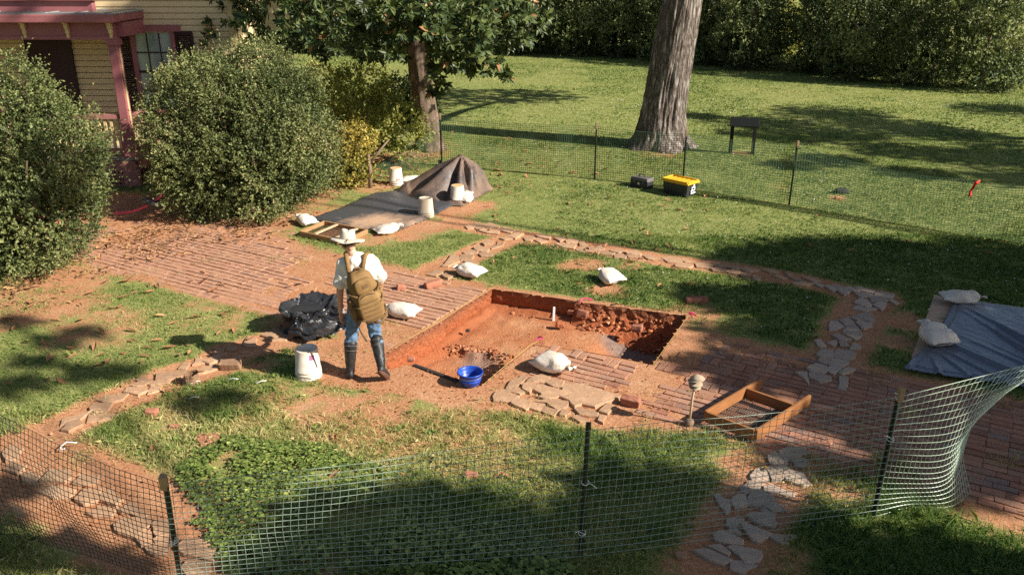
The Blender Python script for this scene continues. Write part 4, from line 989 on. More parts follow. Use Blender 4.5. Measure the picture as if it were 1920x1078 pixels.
S_pit = polys('''375 455 420 400 530 345 560 370 470 440 405 500
245 540 270 505 340 470 475 540 420 590 250 580
415 500 480 455 565 500 510 520
540 470 545 420 640 410 655 440 600 500
570 400 620 360 640 400 570 415
635 355 720 330 800 360 760 400 640 400
760 400 830 365 940 400 920 450 850 440
650 480 700 425 800 460 920 480 910 525 720 515
415 605 490 565 600 590 600 640 560 675
600 660 640 610 750 630 735 695
660 600 800 575 985 590 960 640 880 685 790 615
740 700 770 655 870 690 840 735
910 720 935 672 1000 705 950 738
920 540 945 415 1120 415 1520 550 1250 640 1130 610 1060 640 1000 575
1060 670 1100 660 1270 700 1270 740 1110 725
1300 690 1380 622 1465 655 1380 708
1030 755 1080 735 1185 790 1100 795
1295 780 1310 735 1360 740 1340 805
700 545 780 520 885 540 800 570''', 880, 640, 5.33)
S_back = polys('''285 95 320 72 345 85 335 108 300 110
345 70 410 75 415 105 365 125 350 100
415 80 460 70 520 95 505 112 430 100
370 125 430 108 520 118 510 148 440 140
525 120 560 98 635 120 600 140
530 180 580 165 620 180 560 190
585 165 660 125 700 140 640 180
700 175 735 160 775 175 750 200 715 195
790 160 820 145 890 165 880 182 820 170
780 190 800 178 860 200 820 212
925 180 960 165 1000 180 960 200
1005 197 1030 178 1085 195 1080 215 1010 212
925 215 980 208 1070 228 1050 255 980 245
880 245 920 226 940 240 910 258
1075 260 1130 230 1180 240 1185 275 1100 275
1095 205 1130 200 1145 225 1105 225
1190 248 1240 232 1280 245 1270 262 1195 265
1220 280 1270 270 1345 285 1330 300 1230 292
1320 270 1380 258 1430 270 1380 285
1350 300 1400 290 1435 310 1420 328 1360 320
1440 275 1500 268 1540 290 1530 300 1450 290
1445 298 1520 302 1550 322 1460 315
1560 302 1600 295 1690 330 1600 330
1700 320 1760 310 1840 330 1830 350 1740 348
1790 368 1850 357 1910 375 1880 387 1800 382''', 800, 400, 3.84) + polys('''150 185 190 183 250 208 180 205
110 215 160 210 230 225 210 238 110 232
260 218 330 205 380 225 375 250 265 240
390 210 430 208 505 235 480 240 390 230
385 252 430 242 495 265 480 275 400 268
500 240 560 232 620 250 560 258
495 272 540 258 590 277 580 290 510 284
600 258 640 247 740 262 660 278
595 292 625 277 665 290 650 305 605 302
755 258 820 252 875 270 870 290 820 280
845 310 870 298 935 325 910 332
940 312 980 310 1062 342 1000 332
1065 320 1110 315 1198 350 1140 352
985 370 1060 357 1130 368 1090 378
935 285 960 278 985 300 950 300
690 310 720 305 740 335 720 345 695 330
515 310 550 305 595 328 560 332''', 1240, 440, 4.0)
S_fork = polys('''455 250 500 225 560 205 540 235 470 255
405 210 440 192 480 200 470 222 420 225
340 245 370 230 450 255 430 275 370 270
265 280 310 260 370 270 360 290 280 292
375 292 410 280 480 295 460 312 400 308
235 320 260 298 335 305 320 330 250 335
120 375 180 300 230 310 230 345 160 375
270 345 320 332 370 360 330 375
10 440 60 410 120 420 70 450
110 440 150 425 210 440 150 465''', 800, 400, 3.84)
S_left = polys('''1455 190 1530 165 1580 180 1540 205 1470 205
1400 170 1470 125 1530 150 1520 180 1430 185
1270 230 1300 180 1350 195 1345 245 1280 240
1145 265 1180 245 1225 250 1210 270
1070 290 1090 260 1135 265 1120 290
1010 345 1080 310 1150 285 1140 320 1050 360
930 365 960 325 1010 330 1000 355
840 390 870 355 910 350 880 395
905 432 1000 390 1080 368 1092 392 1000 420
690 460 690 430 880 405 895 430 760 465
640 495 700 470 780 460 760 490 660 500
560 470 590 450 650 480 590 485
510 505 560 485 635 492 560 512
480 545 500 515 590 518 625 542 560 565
635 560 655 515 720 500 700 540
300 600 360 570 490 560 460 600 350 620
240 655 280 625 390 625 360 670 270 680
50 765 70 730 210 690 245 682 160 735
60 800 100 755 170 730 180 765 110 805
230 750 245 692 345 692 300 740
312 740 355 702 430 700 380 730''', 100, 580, 3.556)
S_near = polys('''140 440 180 415 235 450 215 490 150 490
270 465 320 410 430 415 450 450 400 475
470 490 520 440 610 450 610 490 540 500
270 545 340 510 470 530 440 585 350 580
480 590 540 530 630 530 620 590 540 620
645 560 700 530 770 590 740 620 650 590
560 680 640 640 730 650 700 700 600 690
750 660 840 615 930 690 900 705
725 750 780 715 930 712 955 750 850 830 760 800
860 835 910 792 965 800 960 870 900 880
965 755 1000 715 1080 740 1090 808 1000 825
930 905 960 875 1050 900 1060 940 980 945
985 850 1040 818 1090 830 1090 870 1000 872
1120 900 1180 850 1300 860 1390 920 1350 970 1170 940
1150 1030 1200 980 1310 1000 1330 1060 1200 1078
20 300 60 250 130 280 110 340 40 350
40 400 90 360 150 390 110 430''', 0, 760, 3.39)
def shape_word(poly):
    c = [P(a, b) for a, b in poly]; n = len(c)
    e = np.array([v[:2] for v in c]); ev = np.sqrt(np.linalg.eigvalsh(np.cov(e.T)))
    side = {3: 'three-sided', 4: 'four-sided', 5: 'five-sided', 6: 'six-sided'}.get(n, 'ragged')
    return ('long ' if ev[1] > 2.0*ev[0] else '')+side
def parea(poly):
    c = [P(a, b) for a, b in poly]; return abs(sum(c[i].x*c[(i+1) % len(c)].y-c[(i+1) % len(c)].x*c[i].y for i in range(len(c))))/2
ORD = ordn+['twenty-'+w for w in ordn[:9]]+['thirtieth']+['thirty-'+w for w in ordn[:9]]+['fortieth']+['forty-'+w for w in ordn[:9]]
def lay(plist, where, group, key, th=(.03, .05), zt=(.004, .02), mat='stone'):
    plist = sorted(plist, key=lambda p: key(sum(q[0] for q in p)/len(p), sum(q[1] for q in p)/len(p)))
    ar = sorted(parea(p) for p in plist)
    for i, pl in enumerate(plist):
        zt_ = random.uniform(*zt); me, c = stone_mesh([P(a, b, zt_) for a, b in pl], random.uniform(*th)+zt_, zt_)
        a = parea(pl); sz = 'small' if a < ar[len(ar)//3] else 'large' if a > ar[2*len(ar)//3] else 'medium'
        c.z += float(zrel(np.array([c.x]), np.array([c.y]))[0])+.004; o = link('flagstone', me, M[mat], None, c)
        tag(o, f'{sz} {shape_word(pl)} flagstone, {ORD[i]} {where}', 'flagstone', group)
lay(S_right, 'down the shaded right hand path', 'flagstones of the shaded right path', lambda x, y: y, mat='stone_shaded')
lay(S_low, 'down the path under the near net', 'flagstones of the path under the near net', lambda x, y: y, mat='stone_shaded')
lay(S_pit, 'from the left beside the pit', 'flagstones laid beside the pit', lambda x, y: x, (.04, .06), (.004, .018))
lay(S_back, 'from the left behind the pit', 'flagstones of the path behind the pit', lambda x, y: x, (.03, .05), (.004, .018))
lay(S_fork, 'from the far end of the short fork', 'flagstones of the short fork', lambda x, y: -x, (.03, .05), (.006, .02))
lay(S_left, 'down the narrow path left of the white bucket', 'flagstones of the narrow left path', lambda x, y: -x, (.03, .06), (.002, .016))
lay(S_near, 'from the top in the path behind the left net', 'flagstones of the path behind the left net', lambda x, y: y, (.03, .06), (.006, .025))
def rock(px, py, size, label, mat, name='stone', cat='stone', z=0.0, asp=(1, .7, .6), rz=0.0):
    mb = MB(); sd = random.uniform(0, 90)
    sq(mb, (0, 0, size*asp[2]*.35), (size*asp[0]/2, size*asp[1]/2, size*asp[2]/2), .28, Matrix.Rotation(rz, 3, 'Z') @ Matrix.Rotation(random.gauss(0, .12), 3, 'X') @ Matrix.Rotation(random.gauss(0, .1), 3, 'Y'), 16, 10, lambda v: v*(1+wob(v, 4.2/size*.5, .20, sd)))
    return tag(mb.build(name, mat, None, False, loc=P(px, py, z)), label, cat)
rock(285, 778, .14, 'dark red broken brick on the grass by the left net', M['brick_loose'], 'broken_brick', 'brick')
rock(328, 801, .10, 'small red brick fragment on the grass right of the dark broken brick', M['brick_loose'], 'broken_brick', 'brick', 0, (1, .6, .3))
me, c = stone_mesh([P(a, b, .03) for a, b in ((368, 818), (375, 813), (404, 812), (408, 823), (378, 830))], .05, .03); tag(link('stone_slab', me, M['brick_loose'], None, c), 'flat pinkish slab lying where the ivy meets the grass', 'stone')
rock(884, 894, .13, 'pink brick piece on the grass behind the middle of the near net', M['brick_loose'], 'broken_brick', 'brick', 0, (1, .6, .4))
rock(1306, 566, .24, 'reddish stone on the grass behind the right corner of the pit', M['brick_loose'], 'stone', 'stone', 0, (1.3, .7, .35))
rock(1182, 757, .2, 'brown stone standing on edge right of the big slab', M['brick_loose'], 'stone', 'stone', 0, (1.2, .5, .5), -.5)
rock(1276, 1045, .09, 'pale round pebble on the grass in front of the near net', M['stone'], 'pebble', 'stone')
rock(812, 537, .2, 'squared brick lying at the upper edge of the brick walk', M['brick_loose'], 'brick', 'brick', 0, (1.3, .6, .5), .5)
rock(752, 541, .13, 'half brick lying left of the squared brick', M['brick_loose'], 'brick', 'brick', 0, (1, .7, .6), .4)
for px, py, s_, lb in ((1092, 594, .16, 'red brick sticking out of the far pit wall, left of two'), (1113, 590, .15, 'red brick sticking out of the far pit wall, right of two'), (1070, 588, .09, 'small red brick piece in the far pit wall by the pink flag'), (1195, 620, .14, 'clay lump slipping down the right part of the far pit wall')):
    rock(px, py, s_, lb, M['brick_loose'], 'brick' if 'brick' in lb else 'clay_lump', 'brick' if 'brick' in lb else 'clay', -.2, (1, .7, .75), -.4)
rock(1050, 612, .12, 'orange clay lump at the foot of the white stake in the pit', M['clay'], 'clay_lump', 'clay', -.25)
rock(877, 621, .06, 'dark pebble at the foot of the left pit wall', M['dark'], 'pebble', 'stone', -.23)
rock(771, 676, .09, 'pale stone at the near left corner of the pit', M['brick_loose'], 'stone', 'stone', -.05)
t = thing('tree_stump', 'small split stump at the edge of the narrow left path', 'stump', P(360, 718))
rough_trunk('trunk', [(0, 0, -.05), (0, 0, .03), (.01, 0, .13)], [.10, .085, .075], M['stump'], t, 18, .03, 8, 3, .2)
rock(433, 690, .2, 'knotty broken root lump on the narrow left path behind the stump', M['stump'], 'root_lump', 'root', 0, (1.3, .6, .6))
o = tag(MB().box((0, 0, .02), (.16, .05, .05), Matrix.Rotation(.3, 3, 'Z')).build('wood_scrap', M['wood'], None, bevel=.006, loc=P(1572, 372)), 'pale wood scrap on the dug spot behind the right net', 'wood scrap')
rock(1578, 362, .22, 'dark soil lump on the lawn behind the right net', M['dark'], 'soil_lump', 'soil', 0, (1.3, .8, .5))

# ------------------------------------------------------------------ sheets
def sheet(name, poly, step, zfn, mat, parent=None, dustfn=None, thick=.006):
    xs = [p.x for p in poly]; ys = [p.y for p in poly]
    gx_ = np.arange(min(xs)-step, max(xs)+2*step, step); gy_ = np.arange(min(ys)-step, max(ys)+2*step, step)
    A_, B_ = np.meshgrid(gx_, gy_); X = A_.ravel().copy(); Y = B_.ravel().copy(); sd = poly_sd(X, Y, poly); cl = np.abs(sd) < step*.55
    cp = list(poly)+[poly[0]]
    for j in np.where(cl)[0]:
        p = Vector((X[j], Y[j], 0)); best = None
        for a, b2 in zip(cp[:-1], cp[1:]):
            a = Vector((a.x, a.y, 0)); ab = Vector((b2.x, b2.y, 0))-a; t_ = max(0, min(1, (p-a).dot(ab)/ab.length_squared)); q_ = a+ab*t_
            if best is None or (q_-p).length < (best-p).length: best = q_
        X[j], Y[j] = best.x, best.y
    sd = np.where(cl, 0, sd); n_ = len(gx_); I, J = np.meshgrid(np.arange(n_-1), np.arange(len(gy_)-1)); q_ = (J*n_+I).ravel(); F = np.stack([q_, q_+1, q_+n_+1, q_+n_], 1)
    F = F[(sd[F] <= 1e-6).all(1)]; used = np.unique(F); mp = -np.ones(len(X), int); mp[used] = np.arange(len(used)); F = mp[F]; X, Y, sd = X[used], Y[used], sd[used]
    Z = zfn(X, Y, sd); me = np_mesh(name, np.stack([X, Y, Z], 1), F, smooth=True, point={'dust': dustfn(X, Y, sd) if dustfn else np.zeros(len(X))})
    o = link(name, me, mat, parent); md = o.modifiers.new('solid', 'SOLIDIFY'); md.thickness = thick; md.offset = 1; return o
cD = P(720, 420)
def z_tl(x, y, sd):
    f = .030+.022*np.abs(np.sin((x*.9+y*2.2)*2.6+2*n2(x, y, 1.2)))*n2(x, y, 1.4, 3)+.02*fb2(x, y, 3, 5)
    f += .05*np.exp(-((x-P(700, 385).x)**2+(y-P(700, 385).y)**2)/.25)
    return np.where(sd > -.06, .012+.02*n2(x, y, 6, 2), f)
tag(sheet('ground_tarp', tarp_l, .045, z_tl, M['tarp'], None, lambda x, y, sd: np.clip(1.05-np.hypot((x-cD.x)*.8, (y-cD.y)*1.0)/.85, 0, 1)), 'dusty dark tarp spread flat on the soil behind the person', 'tarp')
heap = PP((728, 366), (758, 351), (800, 341), (835, 333), (862, 329), (892, 333), (912, 342), (926, 356), (908, 366), (888, 378), (868, 388), (830, 386), (790, 383), (752, 374))
pk = P(868, 362)
def z_hp(x, y, sd):
    dx, dy = x-pk.x, y-pk.y; r = np.hypot(dx*(np.where(dx < 0, .62, 1.0)), dy*.9); th = np.arctan2(dy, dx)
    c = .78*np.clip(1-r/.90, 0, 1)**1.45; fold = np.sin(th*8+1.2+2.5*n2(np.cos(th)*2, np.sin(th)*2, 1.5))*np.clip(r*.9, 0, .3)*.60*np.clip(1-r/.95, 0, 1)**.5
    e_ = sstep(0, .2, -sd); c = c*(.25+.75*e_); fold = fold*e_
    return .012+.018*e_+c*sstep(-.01, .06, -sd)+fold+.03*n2(x, y, 4, 3)*np.clip(-sd*8, 0, 1)+.035*np.abs(np.sin(x*4+y*6))*np.clip(-sd*5, 0, 1)*(r > .7)
tag(sheet('spoil_tarp', heap, .03, z_hp, M['tarp_heap'], None, lambda x, y, sd: n2(x, y, 1.5, 9)*.8), 'brown stained tarp draped in folds over a pointed heap', 'tarp')
creases = [(P(1815, 588), P(1925, 652), .085, .045), (P(1800, 590), P(1925, 672), .075, .04), (P(1760, 645), P(1930, 728), .09, .05), (P(1745, 652), P(1880, 728), .06, .04), (P(1740, 655), P(1820, 720), .05, .035), (P(1735, 655), P(1760, 712), .045, .035), (P(1728, 655), P(1702, 695), .04, .03), (P(1770, 625), P(1930, 700), .045, .04), (P(1800, 600), P(1760, 640), .04, .04), (P(1830, 640), P(1930, 690), .04, .04)]
def z_tr(x, y, sd):
    f = .03*fb2(x, y, 2.0, 6)+.018*fb2(x, y, 7, 3)
    for a, b2, h_, w_ in creases:
        d_ = seg_dist(x, y, a, b2)+.03*(n2(x, y, 3, 2)-.5); L2 = (b2-a).length; t_ = np.clip(((x-a.x)*(b2.x-a.x)+(y-a.y)*(b2.y-a.y))/L2**2, 0, 1)
        f = np.maximum(f, h_*np.exp(-(d_/w_)**2)*(.35+.65*t_)+f*.4)
    return np.where(sd > -.10, .032, .045)+f
tag(sheet('plastic_sheet', tarp_r, .022, z_tr, M['tarp_blue'], None, None), 'blue grey plastic sheet weighted by two sandbags on the right lawn', 'plastic sheet')
bd = [P(1752, 553, .02), P(1830, 569, .02), P(1790, 650, .02), P(1708, 672, .02)]
mb = MB(); mb.add([p for p in bd]+[p-Vector((0, 0, .035)) for p in bd], [(0, 1, 2, 3), (7, 6, 5, 4)]+[(k, k+4, (k+1) % 4+4, (k+1) % 4) for k in range(4)])
tag(mb.build('plywood_board', M['ply'], None), 'brown plywood board showing along the left edge of the plastic sheet', 'board')
# crumpled plastic over a tub
tc_ = P(585, 615); t = thing('covered_tub', 'tub wrapped in crumpled glossy black plastic beside the person', 'tub', tc_, rz=.1)
def tubpt(a, b_):
    th = a*2*math.pi; prof = [(1.12, 0), (1.05, .05), (1.0, .16), (1.0, .29), (.97, .37), (.90, .385), (.80, .34), (.62, .29), (.35, .275), (.05, .27)]
    f = b_*(len(prof)-1); i = min(int(f), len(prof)-2); u = f-i; r_ = prof[i][0]+(prof[i+1][0]-prof[i][0])*u; z = prof[i][1]+(prof[i+1][1]-prof[i][1])*u
    pw = lambda c: math.copysign(abs(c)**.62, c); p = Vector((.37*r_*pw(math.cos(th)), .27*r_*pw(math.sin(th)), z))
    cw = mnoise.cell(p*6.5); k = mnoise.fractal(p*5+Vector((3, 1, 7)), 1, 2, 3)
    d = Vector((math.cos(th), math.sin(th), .6))*(k*.10+(abs(mnoise.noise(p*8))-.3)*.11)
    p = p+d; p.z = max(p.z*(1+.10*math.sin(th+.5)), 0.0); return p
mb = MB().grid(tubpt, 56, 26); mb.build('plastic_wrap', M['bag_black'], t, False)
mb = MB(); sq(mb, (0, 0, .15), (.33, .23, .15), .4); mb.build('tub_body', M['black'], t, True)
mb = MB()
mb.grid(lambda a, b_: Vector((-.2+.72*a+.05*math.sin(b_*6+a*4), -.29-.16*b_+.07*math.sin(8*a+2)*b_+.06*mnoise.noise(Vector((a*6, b_*6, 2))), .30-.29*b_+.10*a+.06*mnoise.noise(Vector((a*5, b_*5, 0)))+.03*abs(mnoise.noise(Vector((a*14, b_*9, 5))))+.03)), 26, 12).build('loose_flap', M['bag_black'], t, False, solid=.005)

# ------------------------------------------------------------------ sandbags
def sandbag(loc, L, Wd, Hh, rot, label, tilt=0.0, neck=True, seed=1, group='canvas sandbags'):
    t = thing('sandbag', label, 'sandbag', loc, group, rot)
    pr = [(-1.0, .90, .03), (-.97, .96, .12), (-.85, 1.0, .45), (-.6, 1.0, .82), (-.2, 1.0, 1.0), (.2, .96, 1.0), (.5, .86, .88), (.7, .66, .70), (.84, .38, .45)]
    nk = [(.80, .42, .5), (.88, .22, .27), (.93, .15, .19), (.97, .17, .21), (1.06, .30, .22), (1.2, .42, .16), (1.24, .30, .05)]
    def loft(p_, n, rag):
        vs_ = []; fs = []
        for j, (u, w, h) in enumerate(p_):
            for k in range(n):
                a = 2*math.pi*k/n; cy = math.copysign(abs(math.cos(a))**.75, math.cos(a)); sz_ = math.copysign(abs(math.sin(a))**.85, math.sin(a))
                p = Vector((u*L/2+.10*L*(abs(cy)**3)*(u < -.9)*-.5, w*Wd/2*cy, h*Hh/2*sz_*(1 if sz_ > 0 else .75)))
                d = wob(p, 9, .022+rag, seed)+(abs(mnoise.noise(p*16+Vector((seed, 0, 0))))-.25)*(.014+rag)
                if u > .4: d += .010*math.sin(a*9+seed)*(u-.3)
                p += Vector((0, cy, sz_)).normalized()*d; p.z = max(p.z, -Hh*.36)
                p.z += Hh*.37+tilt*max(0, u)*.1; vs_.append(p)
        for j in range(len(p_)-1):
            for k in range(n): fs.append((j*n+k, j*n+(k+1) % n, (j+1)*n+(k+1) % n, (j+1)*n+k))
        fs += [tuple(reversed(range(n))), tuple(range((len(p_)-1)*n, len(p_)*n))]
        return vs_, fs
    def fine(p_):
        o = []
        for (a, b_) in zip(p_[:-1], p_[1:]):
            for k in range(2): o.append(tuple(a[q]+(b_[q]-a[q])*k/2 for q in range(3)))
        return o+[p_[-1]]
    MB().add(*loft(fine(pr), 30, 0)).build('bag', M['canvas'], t, True)
    if neck:
        MB().add(*loft(fine(nk), 22, .006)).build('gathered_neck', M['canvas'], t, True)
        x = .93*L/2; MB().tube([(x, .11*Wd*math.cos(a), Hh*.38+tilt*.09+.13*Hh*math.sin(a)) for a in np.linspace(0, 6.28, 11)], .006, 5).build('tie', M['wood'], t, True)
    return t
sandbag(P(574, 421), .44, .30, .19, 2.3, 'sandbag at the left corner of the flat tarp, neck tied up and left', .5, seed=3)
sandbag(P(728, 437), .46, .30, .18, .55, 'sandbag on the near edge of the flat tarp beside the screen frame', .4, seed=8)
sandbag(P(768, 340), .40, .26, .13, .35, 'flat small sandbag beside the rearmost bucket', .3, seed=12)
sandbag(P(874, 380), .36, .26, .24, 1.1, 'sandbag tucked between a bucket and the draped heap', .6, seed=21)
sandbag(P(880, 517), .46, .34, .21, 2.6, 'sandbag on the short flagstone fork, corner pointing right', .2, seed=31)
sandbag(P(1143, 529), .40, .33, .22, 2.1, 'sandbag alone on the grass behind the far pit wall', .5, seed=44)
sandbag(P(754, 592), .46, .32, .20, 2.85, 'sandbag on the brick walk right of the backpack', .2, seed=52)
sandbag(P(1037, 694), .48, .33, .24, -.72, 'plump sandbag on the red soil between pit and flagstones', .2, seed=61)
sandbag(P(1802, 566, .05), .52, .30, .19, -.15, 'sandbag lying on the far edge of the plastic sheet', .2, seed=71)
sandbag(P(1752, 642, .05), .44, .40, .24, 1.75, 'sandbag with upright tied neck on the left of the plastic sheet', .8, seed=83)

# ------------------------------------------------------------------ buckets
def bucket(loc, label, mat, lid=None, rz=0.0, mark=None, group='upturned buckets'):
    t = thing('bucket', label, 'bucket', loc, group, rz)
    prof = [(.152, 0), (.156, .004), (.156, .022), (.148, .026), (.148, .052), (.155, .056), (.155, .066), (.1475, .07), (.1475, .092), (.152, .095), (.152, .101), (.146, .105), (.131, .35), (.127, .362), (.118, .366), (.116, .360), (.0, .359)]
    MB().lathe(prof, 40).build('body', mat, t, True)
    if lid:
        MB().lathe([(.1175, .3595), (.127, .364), (.122, .370), (.1, .3685), (0, .3665)], 36).build('base_rim', lid, t, True)
    hw = [Vector((.162*math.cos(a), .162*math.sin(a), .045+.012*math.sin(a*2))) for a in np.linspace(R(200), R(345), 14)]
    MB().tube(hw, .0028, 5).build('bail', M['steel'], t, True)
    if mark:
        a0, a1, z0, z1, mm = mark; mb = MB()
        mb.grid(lambda a, b_: Vector(((.1492-.0605*(z0+(z1-z0)*b_-.05))*math.cos(a0+(a1-a0)*a), (.1492-.0605*(z0+(z1-z0)*b_-.05))*math.sin(a0+(a1-a0)*a), z0+(z1-z0)*b_)), 10, 5)
        mb.build('printed_mark', mm, t, True)
    return t
bucket(P(581, 701)+Vector((0, -.05, 0)), 'white bucket upside down on the grass with a purple paint smear, nearest', M['bucket'], None, .2, (R(-78), R(-50), .255, .32, M['purple']))
bucket(P(799, 406), 'plain cream bucket upside down on the flat tarp', M['bucket_tan'], None, -.4)
bucket(P(858, 381), 'white bucket with orange base in front of the draped heap', M['bucket'], M['orange_lid'], .6)
bucket(P(743, 346), 'white bucket with red print upside down, rearmost', M['bucket'], M['orange_lid'], .2, (R(-95), R(-50), .10, .16, M['redprint']))
t = thing('blue_bucket', 'bright blue bucket standing upright at the near corner of the pit', 'bucket', P(882, 719))
MB().lathe([(0, .0), (.10, .0), (.112, .012), (.118, .05), (.128, .058), (.128, .07), (.121, .076), (.134, .14), (.149, .145), (.150, .158), (.143, .160), (.132, .14), (.112, .02), (0, .015)], 44).build('body', M['blue'], t, True)
MB().tube([(.152*math.cos(a), .152*math.sin(a), .145-.035*math.sin(a-R(180))) for a in np.linspace(R(180), R(360), 18)], .003, 5).build('bail', M['steel'], t, True)

# ------------------------------------------------------------------ wooden screens
def screen(name, label, c4, hgt, thick, mat, bars, ext, mesh_z, barmat):
    """c4: near-left, far-left, far-right, near-right top corners"""
    a, b_, c, d = c4; t = thing(name, label, 'soil screen', (0, 0, 0)); dn = Vector((0, 0, -hgt/2))
    for p, q_, e0, e1 in ((a, b_, 0, ext), (d, c, 0, ext)):
        v = (q_-p).normalized(); MB().beam(p-v*e0+dn, q_+v*e1+dn, thick, hgt).build('side_board', mat, t, bevel=.004)
    for p, q_ in ((a, d), (b_, c)):
        v = (q_-p).normalized(); MB().beam(p+v*(thick*.51)+dn, q_-v*(thick*.51)+dn, thick, hgt*.97).build('cross_board', mat, t, bevel=.004)
    for f in bars:
        p, q_ = b_.lerp(c, f), a.lerp(d, f); v = (q_-p).normalized(); MB().beam(p+v*.03-Vector((0, 0, .012)), q_-v*.03-Vector((0, 0, .012)), .055, .024).build('lath', barmat, t, bevel=.003)
    mb = MB(); n_ = 26
    for k in range(1, n_):
        f = k/n_; z_ = Vector((0, 0, -hgt+mesh_z)); mb.beam(a.lerp(d, f)+z_, b_.lerp(c, f)+z_, .003, .003); mb.beam(a.lerp(b_, f)+z_, d.lerp(c, f)+z_, .003, .003)
    mb.build('wire_mesh', M['dark'], t); return t
zt = .155
a, d = P(1323, 770, zt), P(1418, 806, zt); b_ = P(1398, 726, zt); c_ = d+(b_-a)
screen('soil_screen', 'stained wooden soil screen with long handles on the brick walk behind the net', (a, b_, c_, d), .125, .032, M['wood_dark'], (), .32, .01, M['wood_dark'])
zt = .10
a, b_, c_ = P(562, 433, zt), P(608, 414, zt), P(688, 430, zt); d = a+(c_-b_)
screen('soil_screen', 'pale wooden screen frame with laths lying at the edge of the flat tarp', (a, b_, c_, d), .085, .035, M['wood'], (.33, .8), .0, .02, M['wood_pale'])
# stake with stacked caps
sk = P(1292, 796); t = thing('capped_stake', 'thin wooden stake topped by stacked pale flat caps beside the dark soil screen', 'stake', sk)
MB().tube([(0, 0, -.02), (.01, 0, .3), (.035, 0, .56)], .013, 8).build('stake', M['wood_pale'], t, True)
for k, (z, r_, h) in enumerate(((.445, .062, .014), (.485, .074, .016), (.535, .092, .020), (.556, .070, .034))):
    mb = MB(); mb.lathe([(.012, -.012), (r_*.6, -.014), (r_, -.004), (r_*.96, .003), (r_*.55, h*.6), (.01, h)], 18)
    o = mb.build('cap', M['fungus'], t, True, loc=(.028+.004*k, 0, z)); o.rotation_euler = (random.gauss(0, .12), random.gauss(0, .12), 0)
mb = MB(); sq(mb, (0, 0, .03), (.05, .045, .05), .9, None, 14, 10, lambda v: v*(1+wob(v, 20, .2, 4))); mb.build('clay_foot', M['twig'], t, True)
p = P(1038, 602, -.30); tag(MB().box((0, 0, .10), (.035, .022, .24), Matrix.Rotation(.03, 3, 'Y'), .9).build('white_stake', M['white'], None, loc=p, bevel=.003), 'short white stake standing on the pit floor', 'stake')

# ------------------------------------------------------------------ tool box, tote, sign
dv = (P(1222, 356)-P(1181, 347)).normalized(); t = thing('tool_box', 'dark grey tool box with carry handle on the lawn left of the yellow lidded tote', 'tool box', P(1203, 351), None, math.atan2(dv.y, dv.x))
mb = MB(); mb.box((0, 0, .075), (.44, .22, .15), None, 1.04); mb.build('box', M['black'], t, bevel=.012)
mb = MB(); mb.box((0, 0, .19), (.47, .24, .07), None, .88); mb.build('lid', M['grey'], t, bevel=.012)
MB().tube([(-.075, 0, .222), (-.07, 0, .265), (-.05, 0, .28), (.05, 0, .28), (.07, 0, .265), (.075, 0, .222)], .011, 7).build('handle', M['black'], t, True)
for k in (-.12, .12): MB().box((k, -.118, .14), (.04, .014, .06)).build('latch', M['grey'], t, bevel=.003)
MB().box((0, -.116, .10), (.05, .006, .05)).build('sticker', M['canvas'], t)
dv = (P(1288, 372)-P(1243, 362)).normalized(); t = thing('storage_tote', 'black storage tote with yellow lid on the lawn near the rear net', 'storage tote', P(1274, 364), None, math.atan2(dv.y, dv.x))
mb = MB(); mb.box((0, 0, .135), (.56, .34, .27), None, 1.10)
for k in range(-3, 4): mb.box((k*.085, -.18, .13), (.02, .02, .25), Matrix.Rotation(-.06, 3, 'X'))
mb.build('bin', M['black'], t, bevel=.012)
mb = MB(); mb.box((0, 0, .285), (.68, .44, .035)); mb.build('lid', M['yellow'], t, bevel=.012)
mb = MB()
for k in (-1, 1): mb.box((0, k*.195, .318), (.62, .03, .03)); mb.box((k*.31, 0, .318), (.03, .36, .03))
for k in range(-2, 3): mb.box((k*.11, 0, .308), (.05, .30, .012))
mb.build('lid_ribs', M['yellow'], t, bevel=.005)
mb = MB(); x = .312
mb.box((x, .02, .08), (.008, .16, .03)); mb.box((x, -.045, .115), (.008, .03, .05))                                      # L
for dy_, dz, sy_, sz_ in ((0, .135, .11, .022), (0, .20, .11, .022), (-.05, .167, .022, .06), (.05, .167, .022, .06)): mb.box((x+.002, dy_+.02, dz), (.008, sy_, sz_))
mb.box((x+.003, .04, .235), (.008, .05, .03)); mb.build('white_letters', M['white'], t)
pl, pr_ = P(1369, 288), P(1411, 290); t = thing('sign_stand', 'black metal sign stand with slanted panel on the lawn right of the oak', 'sign', (pl+pr_)/2)
h_ = (pr_-pl)/2; ang = math.atan2(h_.y, h_.x)
for s_ in (-1, 1): MB().box((s_*h_.x, s_*h_.y, .38), (.075, .075, .80)).build('post', M['signmetal'], t, bevel=.006)
Mx = Matrix.Rotation(ang, 3, 'Z') @ Matrix.Rotation(R(48), 3, 'X'); MB().box((0, -.05, .80), (.70, .26, .045), Mx).build('panel', M['signmetal'], t, bevel=.006)
MB().box((0, 0, .03), (2*h_.length, .05, .05), Matrix.Rotation(ang, 3, 'Z')).build('base_rail', M['wood'], t)

